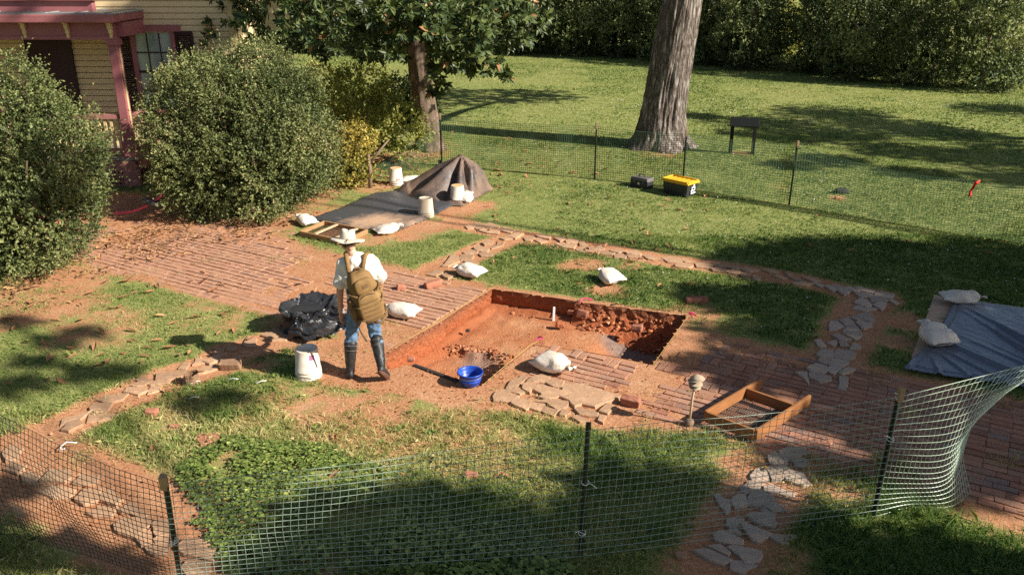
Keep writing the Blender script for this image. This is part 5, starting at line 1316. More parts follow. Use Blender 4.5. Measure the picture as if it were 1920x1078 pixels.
# ------------------------------------------------------------------ net fences
def net(name, cols, cell, r, mat, parent, sag=.05, node=0.0, wav=.03, zb=.03):
    """cols: list of (bottom point, top point) along the fence"""
    bot = [Vector(c[0]) for c in cols]; top = [Vector(c[1]) for c in cols]; verts = []
    G = []
    for i in range(len(cols)-1):
        L = (bot[i+1]-bot[i]).length; L = max(L, (top[i+1]-top[i]).length); n_ = max(2, int(L/cell)); H_ = max((top[i]-bot[i]).length, .3); 
        for k in range(n_+(i == len(cols)-2)):
            G.append((bot[i].lerp(bot[i+1], k/n_), top[i].lerp(top[i+1], k/n_)-Vector((0, 0, sag*4*(k/n_)*(1-k/n_)))))
    nt_ = max(4, int(1.18/cell)); A_ = np.zeros((nt_+1, len(G), 3))
    for i, (b2, t2) in enumerate(G):
        for j in range(nt_+1): A_[j, i] = b2.lerp(t2, j/nt_)
    fl = A_.reshape(-1, 3); wv = ((n3(fl, .8)-.5)*2*wav+(n3(fl, 2.5)-.5)*wav).reshape(nt_+1, len(G)); tt = np.linspace(0, 1, nt_+1)[:, None]
    A_[:, :, 1] += wv*np.sin(np.pi*np.clip(tt*.9+.05, 0, 1)); A_[:, :, 0] += wv*.6
    A_[:, :, 2] += ((n3(fl, 1.3)-.5)*.03).reshape(nt_+1, len(G)); A_[:, :, 2] = np.maximum(A_[:, :, 2], .012)
    di = np.gradient(A_, axis=1); dj = np.gradient(A_, axis=0); N = np.cross(di, dj); N /= np.linalg.norm(N, axis=2, keepdims=True)+1e-9
    VV = []; FF = []; n0 = 0
    for ax_ in (0, 1):
        B_ = A_ if ax_ == 0 else A_.transpose(1, 0, 2); Nn = N if ax_ == 0 else N.transpose(1, 0, 2); tg = np.gradient(B_, axis=1); pp = np.cross(Nn, tg); pp /= np.linalg.norm(pp, axis=2, keepdims=True)+1e-9
        ring = np.stack([B_+Nn*r, B_-Nn*r*.5+pp*r*.87, B_-Nn*r*.5-pp*r*.87], 2); S, K = B_.shape[:2]; VV.append(ring.reshape(-1, 3))
        id_ = (np.arange(S*K*3).reshape(S, K, 3))+n0; n0 += S*K*3
        for e in range(3):
            FF.append(np.stack([id_[:, :-1, e], id_[:, :-1, (e+1) % 3], id_[:, 1:, (e+1) % 3], id_[:, 1:, e]], -1).reshape(-1, 4))
    if node:
        c = A_.reshape(-1, 3); Nn = N.reshape(-1, 3); ti = unit(di.reshape(-1, 3)); tj = unit(dj.reshape(-1, 3)); q_ = np.stack([c+ti*node+Nn*r*.4, c+tj*node+Nn*r*.4, c-ti*node+Nn*r*.4, c-tj*node+Nn*r*.4, c+ti*node-Nn*r*.4, c+tj*node-Nn*r*.4, c-ti*node-Nn*r*.4, c-tj*node-Nn*r*.4], 1).reshape(-1, 3)
        b0 = (np.arange(len(c))*8)[:, None]+n0; VV.append(q_)
        for f in ((0, 1, 2, 3), (7, 6, 5, 4), (0, 4, 5, 1), (1, 5, 6, 2), (2, 6, 7, 3), (3, 7, 4, 0)): FF.append(b0+np.array([f]))
    return link(name, np_mesh(name, np.concatenate(VV), np.concatenate(FF), smooth=False), mat, parent)
def tpost(name, b2, t2, mat, parent, w=.036, tip=None):
    b2 = Vector(b2)-Vector((0, 0, .05)); t2 = Vector(t2); mb = MB(); mb.beam(b2, t2, w, .006, (1, 0, .01)); mb.beam(b2+Vector((0, w*.42, 0)), t2+Vector((0, w*.42, 0)), .006, w, (1, 0, .01))
    o = mb.build(name, mat, parent)
    if tip: MB().beam(t2-(t2-b2).normalized()*.12-Vector((0, .012, 0)), t2+Vector((0, -.012, .012)), w*1.25, w*1.1, (1, 0, .01)).build('stake_top', tip, o, bevel=.004)
    return o
NF = thing('net_fence', 'near green plastic net fence on dark posts with a loose flapping end', 'net fence', (0, 0, 0))
pL, pM, pR = (P(337, 1090), P(306, 893, 1.27)), (P(1088, 1046), P(1104, 793, 1.27)), (P(1638, 970), P(1690, 727, 1.28))
def dn(p, z=.03): return Vector((p.x, p.y, z))
T = lambda p, q_: p[0].lerp(p[1], q_)
fy = Vector((0, -.03, 0))
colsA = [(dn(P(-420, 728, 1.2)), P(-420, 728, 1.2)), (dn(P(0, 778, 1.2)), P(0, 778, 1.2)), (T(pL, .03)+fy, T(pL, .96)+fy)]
net('net', colsA, .052, .0026, M['net_shaded'], NF, .02, .0075, .10)
colsB = [(T(pL, .03)+fy, T(pL, .95)+fy), (T(pM, .03)+fy, T(pM, .97)+fy), (T(pR, .03)+fy, T(pR, .95)+fy)]
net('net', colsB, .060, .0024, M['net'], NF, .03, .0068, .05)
# the loose end: the sheet bends towards the camera and narrows
def flap(s_, t_):
    top = (T(pR, .95)+fy).lerp(P(1990, 668, 1.22), s_); e = [P(1826, 930, .04), P(1812, 862, .34), P(1826, 800, .62), P(1885, 738, .90), P(1990, 668, 1.22)]
    l = [T(pR, .03)+fy, T(pR, .26)+fy, T(pR, .5)+fy, T(pR, .73)+fy, T(pR, .95)+fy]
    f = t_*4; i = min(int(f), 3); u = f-i; u = u*u*(3-2*u); a = l[i].lerp(l[i+1], f-i); b2 = e[i].lerp(e[i+1], f-i)
    w = a.lerp(b2, s_); bul = math.sin(math.pi*s_)*math.sin(math.pi*min(1, t_*1.05))
    return w+Vector((0, -.22*bul+.10*math.sin(s_*7+t_*3)*(1-t_)*s_, 0))
cF = [(flap(k/22, 0), flap(k/22, 1)) for k in range(23)]
def net_fn(name, fn, ns, nt_, r, mat, parent, node):
    A_ = np.array([[fn(i/ns, j/nt_)[:] for i in range(ns+1)] for j in range(nt_+1)])
    di = np.gradient(A_, axis=1); dj = np.gradient(A_, axis=0); N = np.cross(di, dj); N /= np.linalg.norm(N, axis=2, keepdims=True)+1e-9; VV = []; FF = []; n0 = 0
    for ax_ in (0, 1):
        B_ = A_ if ax_ == 0 else A_.transpose(1, 0, 2); Nn = N if ax_ == 0 else N.transpose(1, 0, 2); tg = np.gradient(B_, axis=1); pp = np.cross(Nn, tg); pp /= np.linalg.norm(pp, axis=2, keepdims=True)+1e-9
        ring = np.stack([B_+Nn*r, B_-Nn*r*.5+pp*r*.87, B_-Nn*r*.5-pp*r*.87], 2); S, K = B_.shape[:2]; VV.append(ring.reshape(-1, 3)); id_ = (np.arange(S*K*3).reshape(S, K, 3))+n0; n0 += S*K*3
        for e in range(3): FF.append(np.stack([id_[:, :-1, e], id_[:, :-1, (e+1) % 3], id_[:, 1:, (e+1) % 3], id_[:, 1:, e]], -1).reshape(-1, 4))
    c = A_.reshape(-1, 3); Nn = N.reshape(-1, 3); ti = unit(di.reshape(-1, 3)); tj = unit(dj.reshape(-1, 3)); q_ = np.stack([c+ti*node+Nn*r*.4, c+tj*node+Nn*r*.4, c-ti*node+Nn*r*.4, c-tj*node+Nn*r*.4, c+ti*node-Nn*r*.4, c+tj*node-Nn*r*.4, c-ti*node-Nn*r*.4, c-tj*node-Nn*r*.4], 1).reshape(-1, 3)
    b0 = (np.arange(len(c))*8)[:, None]+n0; VV.append(q_)
    for f in ((0, 1, 2, 3), (7, 6, 5, 4), (0, 4, 5, 1), (1, 5, 6, 2), (2, 6, 7, 3), (3, 7, 4, 0)): FF.append(b0+np.array([f]))
    return link(name, np_mesh(name, np.concatenate(VV), np.concatenate(FF)), mat, parent)
net_fn('loose_net_end', flap, 26, 21, .0029, M['net_sunlit'], NF, .0068)
for pp_, tip in ((pL, M['postwood']), (pM, None), (pR, M['postwood'])): tpost('post', pp_[0], pp_[1], M['postgreen'], NF, .04, tip)
def tie(pt, parent, tail):
    mb = MB(); mb.tube([Vector(pt)+Vector((.03*math.cos(a), .03*math.sin(a), .01*math.sin(a))) for a in np.linspace(0, 6.28, 10)], .004, 5); mb.tube([Vector(pt)+Vector((.02, -.02, 0)), Vector(pt)+Vector(tail)*.5+Vector((0, 0, .012)), Vector(pt)+Vector(tail)], .0038, 5); mb.build('zip_tie', M['tie'], parent, True)
tie(T(pL, .42), NF, (-.07, -.05, -.07)); tie(T(pL, .44), NF, (.05, -.03, .04)); tie(T(pM, .58), NF, (.09, -.04, -.03)); tie(T(pM, .2), NF, (-.06, -.04, .03)); tie(T(pR, .62), NF, (-.07, -.03, .05)); tie(T(pR, .93), NF, (-.06, -.03, .06))
RF = thing('rear_net_fence', 'long rear green net fence crossing the lawn in front of the oak', 'net fence', (0, 0, 0))
fp = [(P(828, 312), 1.22), (P(1115, 336), 1.24), (P(1280, 352), 1.22), (P(1480, 384), 1.27)]
for q_, (b2, h) in enumerate(fp): tpost('post', b2, b2+Vector((.02 if q_ == 3 else 0, 0, h)), M['postgreen'], RF, .04, M['postwood'])
def col(px, py, h): b2 = P(px, py); return (b2+Vector((0, 0, .03)), b2+Vector((0, 0, h)))
net('net', [col(828, 312, 1.16), col(1115, 336, 1.18), col(1280, 352, 1.16), col(1480, 384, 1.2), col(1640, 412, .98), col(1780, 435, .98), col(1920, 462, 1.05), col(2150, 505, 1.1)], .050, .0043, M['netfar'], RF, .03, 0, .05)
net('slack_net', [(P(700, 318)+Vector((0, 0, .03)), P(700, 318)+Vector((.1, .5, .06))), (P(770, 322)+Vector((0, 0, .03)), P(778, 312)+Vector((0, .2, .55))), (P(826, 312)+Vector((0, 0, .03)), P(826, 312)+Vector((0, 0, 1.16)))], .046, .0036, M['netfar'], RF, .02, 0, .08)
b2 = P(826, 309); MB().box(b2+Vector((0, -.05, .06)), (.10, .07, .12)).build('post_clamp', M['dark'], RF, bevel=.01)
# ribbons, strings, ties
rb = P(1825, 442); rb = rb+Vector((0, -.05, 0)); zt = 1.0
pR_ = PY(1828, 342, rb.y); mb = MB(); mb.grid(lambda a, b2: pR_+Vector((.035*(b2-.5)+(.10*max(0, .12-a))*4-.06*a, -.02*math.sin(8*a)-.02*b2, -.27*a+.03*math.sin(b2*3))), 14, 3)
mb.grid(lambda a, b2: pR_+Vector((-.03+.11*a, -.03-.02*math.sin(a*5), .02-.05*b2+.02*a)), 6, 2)
tag(mb.build('red_ribbon', M['red'], None, True, solid=.003), 'bright red flagging ribbon tied to the rear net', 'ribbon')
p0, p1 = PY(215, 400, 15.6), PY(303, 366, 15.2); mb = MB(); mb.grid(lambda a, b2: p0.lerp(p1, a)+Vector((.01*math.sin(a*9), 0, .045*(b2-.5)-.10*math.sin(math.pi*a))), 20, 2)
tag(mb.build('pink_ribbon', M['pink'], None, True, solid=.003), 'pink flagging ribbon strung between the two boxwoods across the walk', 'ribbon')
def stringline(pts, label):
    tag(MB().tube(pts, .0032, 5).build('string_line', M['string'], None, True), label, 'string')
stringline([P(905, 722, .03), P(950, 683, .025), P(997, 645, .03), P(1010, 639, .01)], 'yellow string along the inner edge of the pit beside the blue bucket')
stringline([P(735, 655, .02), P(769, 633, .02), P(824, 602, .02), P(870, 572, .02), P(922, 540, .015)], 'yellow string along the left edge of the pit')
stringline([P(1224, 684, .03), P(1258, 637, .025), P(1291, 591, .03)], 'yellow string along the right edge of the pit')
def flag(p, label, s_=1.0):
    mb = MB()
    for k in range(3):
        an = random.uniform(0, 6.28); L = .10*s_; mb.grid(lambda a, b2: p+Vector((math.cos(an)*L*a, math.sin(an)*L*a, .03+.03*math.sin(3*a)*(1-a)-.02*a+.022*(b2-.5))), 5, 1)
    mb.tube([p-Vector((0, 0, .05)), p+Vector((0, 0, .045))], .004, 5)
    tag(mb.build('flag_marker', M['pink'], None, True), label, 'marker')
flag(P(1291, 591), 'pink flagging knot at the right corner of the pit'); flag(P(1092, 564), 'pink flagging on the far rim of the pit', 1.5); flag(P(1018, 639), 'pink flagging at the end of the string by the pit', 1.1)
for px, py, an, lb in ((437, 711, .1, 'white plastic tie on the grass right of the stump'), (490, 716, .6, 'white plastic tie on the grass left of the white bucket'), (366, 717, .7, 'white plastic tie beside the stump'), (363, 746, .45, 'white plastic tie on the grass below the stump')):
    p = P(px, py, .035); d = Vector((math.cos(an), math.sin(an), 0))*.06; tag(MB().tube([p-d, p+Vector((0, .008, .01)), p+d], .005, 5).build('plastic_tie', M['tie'], None, True), lb, 'tie')
p = P(122, 838, .04); tag(MB().tube([p+Vector((.10, .05, .02)), p+Vector((0, .05, .03)), p+Vector((-.04, 0, .01)), p+Vector((-.02, -.05, 0)), p+Vector((.02, -.04, .01))], .006, 6).build('plastic_clip', M['tie'], None, True), 'bent white plastic clip on the soil behind the left net', 'clip')
o = MB().beam(P(776, 684, .0), P(858, 714, .0), .05, .02).build('dark_bar', M['dark'], None, bevel=.004); tag(o, 'thin dark bar lying along the near edge of the pit', 'bar')
mb = MB(); sq(mb, PY(286, 380, 15.3), (.22, .12, .06), .8, Matrix.Rotation(.3, 3, 'Y'), 20, 10, lambda v: v*(1+wob(v, 9, .2, 3))); tag(mb.build('black_sack', M['black'], None), 'small black thing at the foot of the middle boxwood by the pink ribbon', 'sack')

# ------------------------------------------------------------------ ivy
n = 36000; x = rng.uniform(min(p.x for p in ivy_poly), max(p.x for p in ivy_poly), n); y = rng.uniform(3.6, max(p.y for p in ivy_poly), n)
sd = poly_sd(x, y, ivy_poly)+(fb2(x, y, 2.2, 80)-.5)*.7; k = (sd < 0) & (n2(x, y, 3, 81)*.6+n2(x, y, 8, 83)*.4 > .37); x, y, sd = x[k], y[k], sd[k]; n = len(x)
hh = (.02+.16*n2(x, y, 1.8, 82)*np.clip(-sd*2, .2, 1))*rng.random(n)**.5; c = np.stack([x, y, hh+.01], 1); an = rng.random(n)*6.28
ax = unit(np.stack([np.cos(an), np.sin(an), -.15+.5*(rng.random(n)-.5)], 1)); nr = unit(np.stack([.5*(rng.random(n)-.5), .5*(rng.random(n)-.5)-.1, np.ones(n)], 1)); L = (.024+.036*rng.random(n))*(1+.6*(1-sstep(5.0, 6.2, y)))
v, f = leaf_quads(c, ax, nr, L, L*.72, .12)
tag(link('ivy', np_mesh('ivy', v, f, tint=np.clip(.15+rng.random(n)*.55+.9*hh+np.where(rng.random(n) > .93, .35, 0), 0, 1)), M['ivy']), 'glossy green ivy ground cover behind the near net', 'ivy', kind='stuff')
# weeds: leafy tufts in the grass
x, y = scatter(1500, 4.8, 11); k = (soil_n(x, y) < .45) & (n2(x, y, .8, 90) > .5); x, y = x[k], y[k]; m_ = len(x); per = 7
c = np.repeat(np.stack([x, y, np.full(m_, .015)], 1), per, 0); an = rng.random(m_*per)*6.28; ax = unit(np.stack([np.cos(an), np.sin(an), .35+.4*rng.random(m_*per)], 1)); nr = unit(np.stack([-np.cos(an)*.4, -np.sin(an)*.4, np.ones(m_*per)], 1)); L = .025+.045*rng.random(m_*per)
v, f = leaf_quads(c, ax, nr, L, L*.5, .1); tag(link('weeds', np_mesh('weeds', v, f, tint=.25+.5*rng.random(m_*per)), M['ivy']), 'low broad leaved weeds in the grass', 'weeds', kind='stuff')

# ------------------------------------------------------------------ fallen leaves
leaf_me = []
for k in range(7):
    mb = MB(); cu, tw = random.uniform(-.5, .9), random.uniform(-.5, .5); wd = random.uniform(.36, .5)
    def lf(a, b2):
        u = a; w = wd*math.sin(math.pi*min(1, u*.97+.015))**.75*(1-.15*u); s_ = (b2-.5)*w
        return Vector((u-.5, s_, .10+cu*.35*(u-.5)**2+.55*abs(s_)*(1+cu*.3)+tw*s_*(u-.5)*1.2+.03*mnoise.noise(Vector((u*6, b2*5, k)))))
    mb.grid(lf, 9, 4); leaf_me.append(mb.mesh('fallen_leaf', True)); leaf_me[-1].materials.append(M['leaf'])
def put_leaf(px, py, s_, label, group):
    p = P(px, py); 
    if poly_sd(np.array([p.x]), np.array([p.y]), pit_poly)[0] < .03: return
    o = bpy.data.objects.new('fallen_leaf', random.choice(leaf_me)); COL.objects.link(o); o.location = (p.x, p.y, float(zrel(np.array([p.x]), np.array([p.y]))[0])+.012); s_ *= 1.18; o.scale = (s_, s_*random.uniform(.7, 1), s_); o.rotation_euler = (random.gauss(0, .25), random.gauss(0, .25), random.random()*6.28)
    tag(o, label, 'leaf', group)
lg = 'fallen brown leaves on the left lawn'; lb = 'curled brown magnolia leaf fallen on the lawn left of the brick walk'
for px, py in ((190, 623), (303, 596), (227, 576), (171, 555), (265, 680), (315, 657), (274, 655), (204, 683), (270, 552), (135, 655), (95, 675), (45, 648), (154, 600), (290, 642), (330, 610), (365, 595), (437, 622), (410, 627), (230, 560), (405, 545), (355, 528), (300, 540), (60, 580), (20, 600), (120, 720), (180, 650), (245, 625), (83, 645), (138, 668), (22, 560), (200, 530), (420, 590), (470, 640), (245, 530)):
    put_leaf(px+random.uniform(-4, 4), py+random.uniform(-3, 3), random.uniform(.10, .17), lb, lg)
for (x0_, y0_, x1_, y1_, n_, s0, s1, lb, lg) in (
    (0, 545, 520, 740, 30, .07, .13, 'brown leaf fallen on the lawn left of the brick walk', 'small brown leaves on the left lawn'),
    (180, 430, 600, 560, 26, .09, .15, 'brown leaf fallen on the left part of the brick walk', 'leaves on the brick walk'),
    (430, 350, 720, 480, 34, .09, .15, 'tan leaf fallen on the grass round the pale screen frame', 'leaves by the pale screen frame'),
    (840, 240, 1160, 350, 46, .10, .17, 'orange brown leaf fallen on the lawn near the rear net', 'leaves along the rear net'),
    (880, 340, 1330, 500, 52, .08, .15, 'brown leaf fallen on the sunny lawn behind the pit', 'leaves on the lawn behind the pit'),
    (1330, 330, 1900, 480, 12, .10, .16, 'brown leaf fallen on the right lawn', 'leaves on the right lawn'),
    (1040, 480, 1300, 560, 10, .10, .15, 'brown leaf fallen on the grass between pit and flagstone path', 'leaves on the pit rim'),
    (640, 280, 840, 350, 40, .10, .17, 'brown leaf fallen under the magnolia', 'leaves under the magnolia'),
    (200, 730, 1000, 900, 9, .07, .12, 'brown leaf fallen on the worn grass in front of the person', 'leaves on the front grass'),
    (1230, 580, 1560, 700, 5, .10, .14, 'brown leaf fallen on the shaded grass right of the pit', 'leaves on the shaded grass')):
    for _ in range(n_): put_leaf(random.uniform(x0_, x1_), random.uniform(y0_, y1_), random.uniform(s0, s1), lb, lg)
for px, py, lb in ((1125, 645, 'left of two pale leaves on the grey pit floor'), (1167, 653, 'right of two pale leaves on the grey pit floor')):
    o = bpy.data.objects.new('fallen_leaf', leaf_me[1]); COL.objects.link(o); q_ = P(px, py, -.50); o.location = (q_.x, q_.y, float(pit_z(np.array([q_.x]), np.array([q_.y]))[0])+.01); o.scale = (.11, .09, .1); o.rotation_euler = (0, 0, random.random()*6); tag(o, lb, 'leaf')
# litter under the shrubs and the magnolia
n = 9000; ctr = [(P(640, 350), 1.6), (P(700, 320), 1.2), (P(520, 400), 1.0), (P(450, 428), 1.0), (P(330, 430), 1.2), (P(780, 295), 1.6), (P(90, 530), 1.0), (P(240, 470), 1.2), (P(930, 350), 1.2), (P(1000, 300), 2.2)]
ci = rng.integers(0, len(ctr), n); rr = np.array([c[1] for c in ctr])[ci]; x = np.array([c[0].x for c in ctr])[ci]+rng.normal(size=n)*rr*.45; y = np.array([c[0].y for c in ctr])[ci]+rng.normal(size=n)*rr*.45
k = (n2(x, y, 2.2, 95) > .42) & (rng.random(n) < .5) & ~inside(x, y, tarp_l); k &= (rng.random(n) < np.where(ci > 7, .2, 1)); x, y = x[k], y[k]; n = len(x); an = rng.random(n)*6.28
ax = unit(np.stack([np.cos(an), np.sin(an), (rng.random(n)-.5)*.7], 1)); nr = unit(np.stack([rng.random(n)-.5, rng.random(n)-.5, np.ones(n)], 1)); L = .04+.07*rng.random(n)
v, f = leaf_quads(np.stack([x, y, np.full(n, .03)], 1), ax, nr, L, L*.5, .2); tag(link('leaf_litter', np_mesh('leaf_litter', v, f, tint=rng.random(n)), M['litter']), 'dry leaf litter under the shrubs and the magnolia', 'leaf litter', kind='stuff')

# ------------------------------------------------------------------ the person
PB = P(690, 705); PN = thing('person', 'person in white tee, sun hat, jeans and tall rubber boots walking away past the pit', 'person', PB)
b_ = MB()
def limb(mb, *pr): mb.tube([p for p, r in pr], [r for p, r in pr], 14); [sq(mb, p, (r, r, r), 1, None, 14, 8) for p, r in pr]
hL, kL, aL = (-.085, 0, .92), (-.165, .04, .50), (-.20, -.01, .10); hR, kR, aR = (.085, 0, .92), (.105, .06, .52), (.185, -.14, .25)
limb(b_, (hL, .08), (kL, .055), ((-.19, 0, .32), .052), (aL, .04)); limb(b_, (hR, .08), (kR, .055), ((.145, -.05, .38), .052), (aR, .04))
sq(b_, (0, 0, .95), (.155, .10, .13), .9); sq(b_, (-.02, .01, 1.14), (.135, .09, .17), .9); sq(b_, (-.035, .02, 1.32), (.165, .10, .16), .9)
shL, shR = (-.205, .02, 1.41), (.135, .03, 1.44)
limb(b_, (shL, .055), ((-.25, -.01, 1.08), .042), ((-.272, .03, .82), .028)); limb(b_, (shR, .055), ((.20, .10, 1.16), .042), ((.12, .30, 1.08), .028))
limb(b_, ((-.05, .03, 1.44), .06), ((-.10, .045, 1.53), .052)); limb(b_, (shL, .05), ((-.05, .03, 1.45), .06), (shR, .05))
hc = Vector((-.135, .075, 1.625)); hM = Matrix.Rotation(R(-14), 3, 'Y') @ Matrix.Rotation(R(28), 3, 'Z') @ Matrix.Rotation(R(-22), 3, 'X')
sq(b_, hc, (.074, .094, .112), 1, hM, 20, 14); sq(b_, hc+hM @ Vector((0, .06, -.055)), (.052, .048, .055), 1, hM)          # skull, jaw
sq(b_, hc+hM @ Vector((0, .102, -.012)), (.013, .018, .026), 1, hM, 10, 8)                                                    # nose
for s_ in (-1, 1): sq(b_, hc+hM @ Vector((s_*.077, .0, -.012)), (.010, .020, .032), 1, hM, 10, 8)                              # ears
def hand(mb, w, d, out, sgn):
    """palm with five bent fingers from wrist w along d; out = direction the thumb leaves"""
    w = Vector(w); d = Vector(d).normalized(); out = Vector(out).normalized(); nn = d.cross(out).normalized()*sgn
    pm_ = w+d*.045; Mx = Matrix((out, nn, d)).transposed(); sq(mb, pm_, (.036, .014, .05), .8, Mx, 12, 8)
    for k in range(4):
        o_ = out*(.026-.0175*k); L = (.068, .075, .07, .056)[k]; p0 = w+d*.085+o_; p1 = p0+d*L*.5+nn*.006*(1+k*.3); p2 = p1+d*L*.35+nn*.018; p3 = p2+d*L*.2+nn*.02
        mb.tube([p0-d*.01, p1, p2, p3], [.0095, .009, .0085, .007], 8)
    p0 = w+d*.03+out*.03; mb.tube([p0, p0+out*.022+d*.025+nn*.008, p0+out*.026+d*.05+nn*.016], [.012, .0105, .008], 8)
hand(b_, (-.274, .035, .805), (-.02, .10, -1), (.25, .9, .1), 1); hand(b_, (.10, .33, 1.07), (-.5, .8, -.1), (0, .1, 1), 1)
remesh(b_, 'body', .0065, M['skin'], PN, 5)
c = MB(); sq(c, (-.03, .015, 1.30), (.195, .125, .20), .75); sq(c, (-.01, .008, 1.07), (.172, .118, .20), .75); limb(c, ((-.19, .02, 1.405), .075), ((-.232, .005, 1.24), .072), ((-.24, .0, 1.175), .076)); limb(c, ((.12, .03, 1.43), .075), ((.175, .07, 1.30), .072), ((.20, .10, 1.21), .076)); limb(c, ((-.19, .02, 1.41), .068), ((-.05, .03, 1.455), .078), ((.12, .03, 1.435), .068))
remesh(c, 'tee_shirt', .010, M['tee'], PN, 5, lambda p: wob(p, 11, .014, 2)+.004*math.sin(p.z*46+p.x*30))
c = MB(); sq(c, (0, 0, .95), (.172, .122, .12), .8); limb(c, ((-.085, 0, .90), .098), ((-.13, .02, .68), .085), ((-.165, .04, .50), .074), ((-.183, .01, .37), .070)); limb(c, ((.085, 0, .90), .098), ((.10, .035, .70), .085), ((.107, .055, .53), .074), ((.14, -.03, .42), .068))
remesh(c, 'jeans', .010, M['denim'], PN, 4, lambda p: wob(p, 12, .012, 5)+.0045*math.sin(p.z*60+p.x*25)*(p.z < .75))
sq_ = MB().tube([(-.165*math.cos(a), .118*math.sin(a), .995+.004*math.sin(3*a)) for a in np.linspace(0, 6.2832, 30)], [.016]*30, 6); sq_.build('belt', M['packdark'], PN, True)
for nm, sh in (('L', [((-.178, .015, .41), .077), ((-.19, .005, .28), .070), ((-.2, -.01, .13), .054), ((-.20, -.015, .07), .052)]), ('R', [((.128, -.005, .47), .076), ((.155, -.07, .36), .068), ((.187, -.15, .245), .054), ((.192, -.165, .21), .05)])):
    c = MB(); limb(c, *sh)
    if nm == 'L': heel, toe, sn = Vector((-.195, -.055, .045)), Vector((-.245, .165, .04)), Vector((0, 0, -1))
    else: heel, toe, sn = Vector((.19, -.20, .185)), Vector((.235, -.075, .045)), Vector((0, -.8, -.6))
    f_ = (toe-heel).normalized(); sd_ = f_.cross(sn).normalized(); Mx = Matrix((f_, sd_, -sn)).transposed()
    limb(c, (heel, .042), (heel.lerp(toe, .5)-sn*.012, .046), (toe, .042)); bt = remesh(c, 'rubber_boot', .009, M['rubber'], PN, 4, lambda p: wob(p, 16, .006, 7))
    c = MB(); sq(c, heel.lerp(toe, .5)+sn*.034, (.135, .046, .014), .7, Mx, 24, 8, lambda v: Vector((v.x, v.y*(1+.18*math.sin(v.x*14)), v.z)))
    for k in range(7): c.beam(heel.lerp(toe, -.05+k*.18)+sn*.05-sd_*.035, heel.lerp(toe, -.05+k*.18)+sn*.05+sd_*.035, .014, .006, sn)
    c.build('sole', M['sole'], bt, True)
    c = MB(); top = Vector(sh[0][0]); dr = (Vector(sh[1][0])-top).normalized(); e1 = dr.orthogonal().normalized(); e2 = dr.cross(e1)
    for q_, rr_ in ((.0, .079), (.06, .077)): c.tube([top+dr*q_+(e1*math.cos(a)+e2*math.sin(a))*rr_ for a in np.linspace(0, 6.2832, 24)], .0035, 5)
    c.build('boot_band', M['grey'], bt, True)
c = MB(); sq(c, hc+hM @ Vector((0, -.022, .012)), (.079, .082, .098), 1, hM, 20, 12); remesh(c, 'hair', .008, M['hair'], PN, 2, lambda p: wob(p, 40, .006, 3))
hatM = Matrix.Rotation(R(4), 3, 'Y') @ Matrix.Rotation(R(-12), 3, 'X'); hz = hc+Vector((-.004, -.005, .045)); ht = thing('hat', None, None, (0, 0, 0)); ht.parent = PN
bpy.data.objects.remove(ht)
c = MB(); prof = [(.082, .0), (.086, .012), (.083, .045), (.076, .085), (.070, .102), (.055, .110), (.03, .104), (.0, .100)]; n_ = 36
vs_ = []; fs = []
for r_, z in prof:
    for k in range(n_):
        a = 2*math.pi*k/n_; dent = -.012*math.exp(-((math.cos(a))/.35)**2)*(z > .09); vs_.append(hz+hatM @ Vector((r_*math.cos(a), r_*1.14*math.sin(a), z+dent+.006*math.cos(2*a)*(z > .08))))
for j in range(len(prof)-1):
    for k in range(n_): fs.append((j*n_+k, j*n_+(k+1) % n_, (j+1)*n_+(k+1) % n_, (j+1)*n_+k))
c.add(vs_, fs); m0 = len(c.v)
c.grid(lambda a, b2: hz+hatM @ Vector(((.080+.112*b2)*math.cos(a*6.28319), (.092+.105*b2)*math.sin(a*6.28319), .002+.006*b2-.022*b2*b2+.010*b2*math.cos(2*a*6.28319)+.006*b2*math.sin(5*a*6.283))), 48, 5)
hat = c.build('sun_hat', M['felt'], PN, True, solid=.004)
MB().lathe([(.0865, .006), (.0885, .007), (.0875, .030), (.0855, .031)], 36).build('tmpb', None)
tb = bpy.data.objects['tmpb']; mbv = [(hz+hatM @ Vector((v.co.x, v.co.y*1.13, v.co.z)))[:] for v in tb.data.vertices]
for v, q_ in zip(tb.data.vertices, mbv): v.co = q_
tb.name = 'hat_band'; tb.data.materials.append(M['felt']); tb.parent = hat
MB().tube([hz+hatM @ Vector((.02, -.10, .012)), hz+hatM @ Vector((.025, -.19, .004)), hz+hatM @ Vector((.02, -.197, -.02)), hz+hatM @ Vector((.01, -.12, -.05)), hc+hM @ Vector((0, .0, -.13))], .0045, 5).build('chin_cord', M['hatband'], hat, True)
# backpack
pz = PB+Vector((.07, -.225, 1.115)); BP = thing('backpack', 'tan hiking backpack with webbing rows and hanging straps on the walking person', 'backpack', pz); BP.scale = (.95, .95, .95)
Mb = Matrix.Rotation(R(-15), 3, 'Y') @ Matrix.Rotation(R(24), 3, 'Z') @ Matrix.Rotation(R(6), 3, 'X')
def bpfn(sd): return lambda v: Vector((v.x*(1-.16*max(0, v.z/.33)), v.y, v.z))*(1+wob(v, 9, .05, sd))
c = MB(); sq(c, (0, 0, 0), (.175, .125, .325), .55, Mb, 34, 22, bpfn(1)); c.build('main_compartment', M['pack'], BP, True)
c = MB(); sq(c, Mb @ Vector((0, -.135, -.10)), (.145, .055, .19), .5, Mb, 28, 16, bpfn(2)); fp_ = c.build('front_pocket', M['pack'], BP, True)
c = MB(); sq(c, Mb @ Vector((0, -.115, .165)), (.115, .045, .09), .55, Mb, 24, 14, bpfn(3)); up_ = c.build('upper_pocket', M['pack'], BP, True)
c = MB()
for k in range(5): c.tube([Mb @ Vector((x_, -.135-.058*(1-abs(x_/.15)**4), -.235+k*.055)) for x_ in np.linspace(-.143, .143, 15)], .0085, 5)
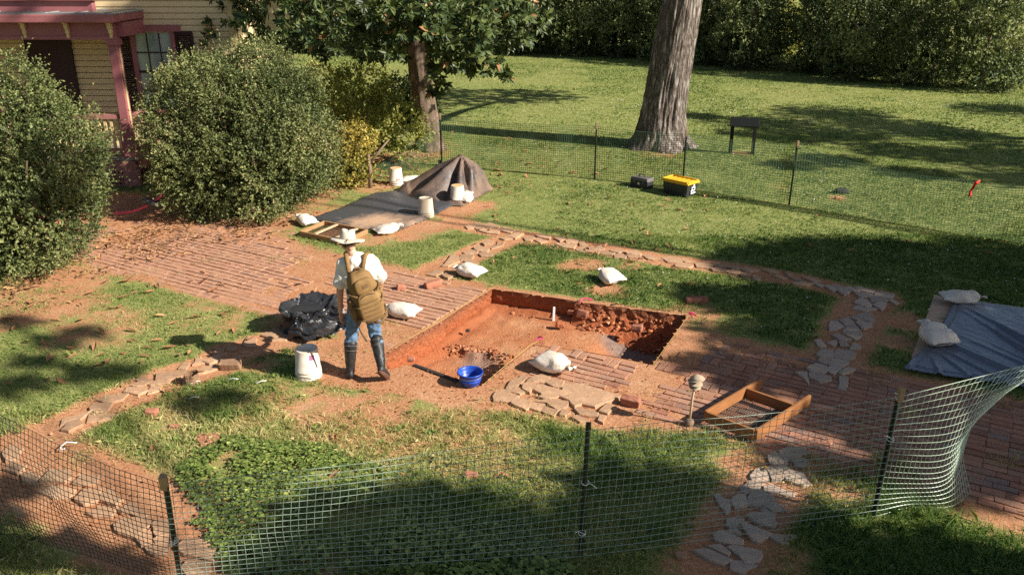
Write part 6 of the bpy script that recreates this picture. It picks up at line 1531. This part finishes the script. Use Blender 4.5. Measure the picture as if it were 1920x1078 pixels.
c.build('webbing_rows', M['packdark'], fp_, True)
c = MB(); c.tube([Mb @ Vector((.13*math.cos(a), -.185+.03*abs(math.cos(a))**3, -.02+.10*math.sin(a))) for a in np.linspace(0, math.pi, 16)], .005, 5); c.build('zip', M['buckle'], fp_, True)
MB().box(Mb @ Vector((.01, -.162, .175)), (.07, .006, .045), Mb).build('name_patch', M['packdark'], up_)
c = MB(); sq(c, Mb @ Vector((-.185, -.01, -.12)), (.045, .085, .15), .6, Mb, 20, 12, bpfn(4)); c.build('side_pocket', M['packdark'], BP, True)
for z_, nm in ((.12, 0), (-.03, 1), (-.2, 2)):
    for s_ in (1, -1):
        pts_ = [Mb @ Vector((s_*.165, .07, z_)), Mb @ Vector((s_*.188, -.03, z_-.01)), Mb @ Vector((s_*.17, -.12, z_-.02)), Mb @ Vector((s_*.12, -.185, z_-.03))]
        cs = MB().tube(pts_, .011, 5).build('compression_strap', M['packdark'], BP, True)
    MB().box(Mb @ Vector((-.185, -.08, z_-.015)), (.02, .05, .04), Mb).build('buckle', M['buckle'], cs, bevel=.004)
MB().tube([Mb @ Vector((-.04, .02, .32)), Mb @ Vector((-.03, -.01, .36)), Mb @ Vector((.03, -.01, .36)), Mb @ Vector((.04, .02, .32))], .012, 6).build('haul_loop', M['packdark'], BP, True)
for s_ in (-1, 1):
    q_ = Vector((-.05+s_*.11, .05, 1.47))+PB-pz; MB().tube([Mb @ Vector((s_*.08, .10, .27)), q_+Vector((0, -.06, .06)), q_+Vector((s_*.02, .03, .05)), q_+Vector((s_*.03, .11, -.08)), Vector((s_*.15-.02, .36, -.05)), Mb @ Vector((s_*.17, .12, -.2))], [.026, .030, .032, .03, .022, .014], 8).build('shoulder_strap', M['pack'], BP, True)
c = MB(); c.tube([Mb @ Vector((-.17, -.06, -.16)), Mb @ Vector((-.20, -.09, -.28)), Mb @ Vector((-.19, -.09, -.40)), Mb @ Vector((-.165, -.10, -.52))], [.012, .013, .014, .012], 6); c.build('dangling_strap', M['packdark'], BP, True)
c = MB(); c.tube([Mb @ Vector((-.02, -.10, -.31)), Mb @ Vector((.06, -.13, -.345)), Mb @ Vector((.15, -.09, -.30)), Mb @ Vector((.19, .05, -.22))], [.018, .021, .022, .02], 8); c.build('hip_belt', M['packdark'], BP, True)
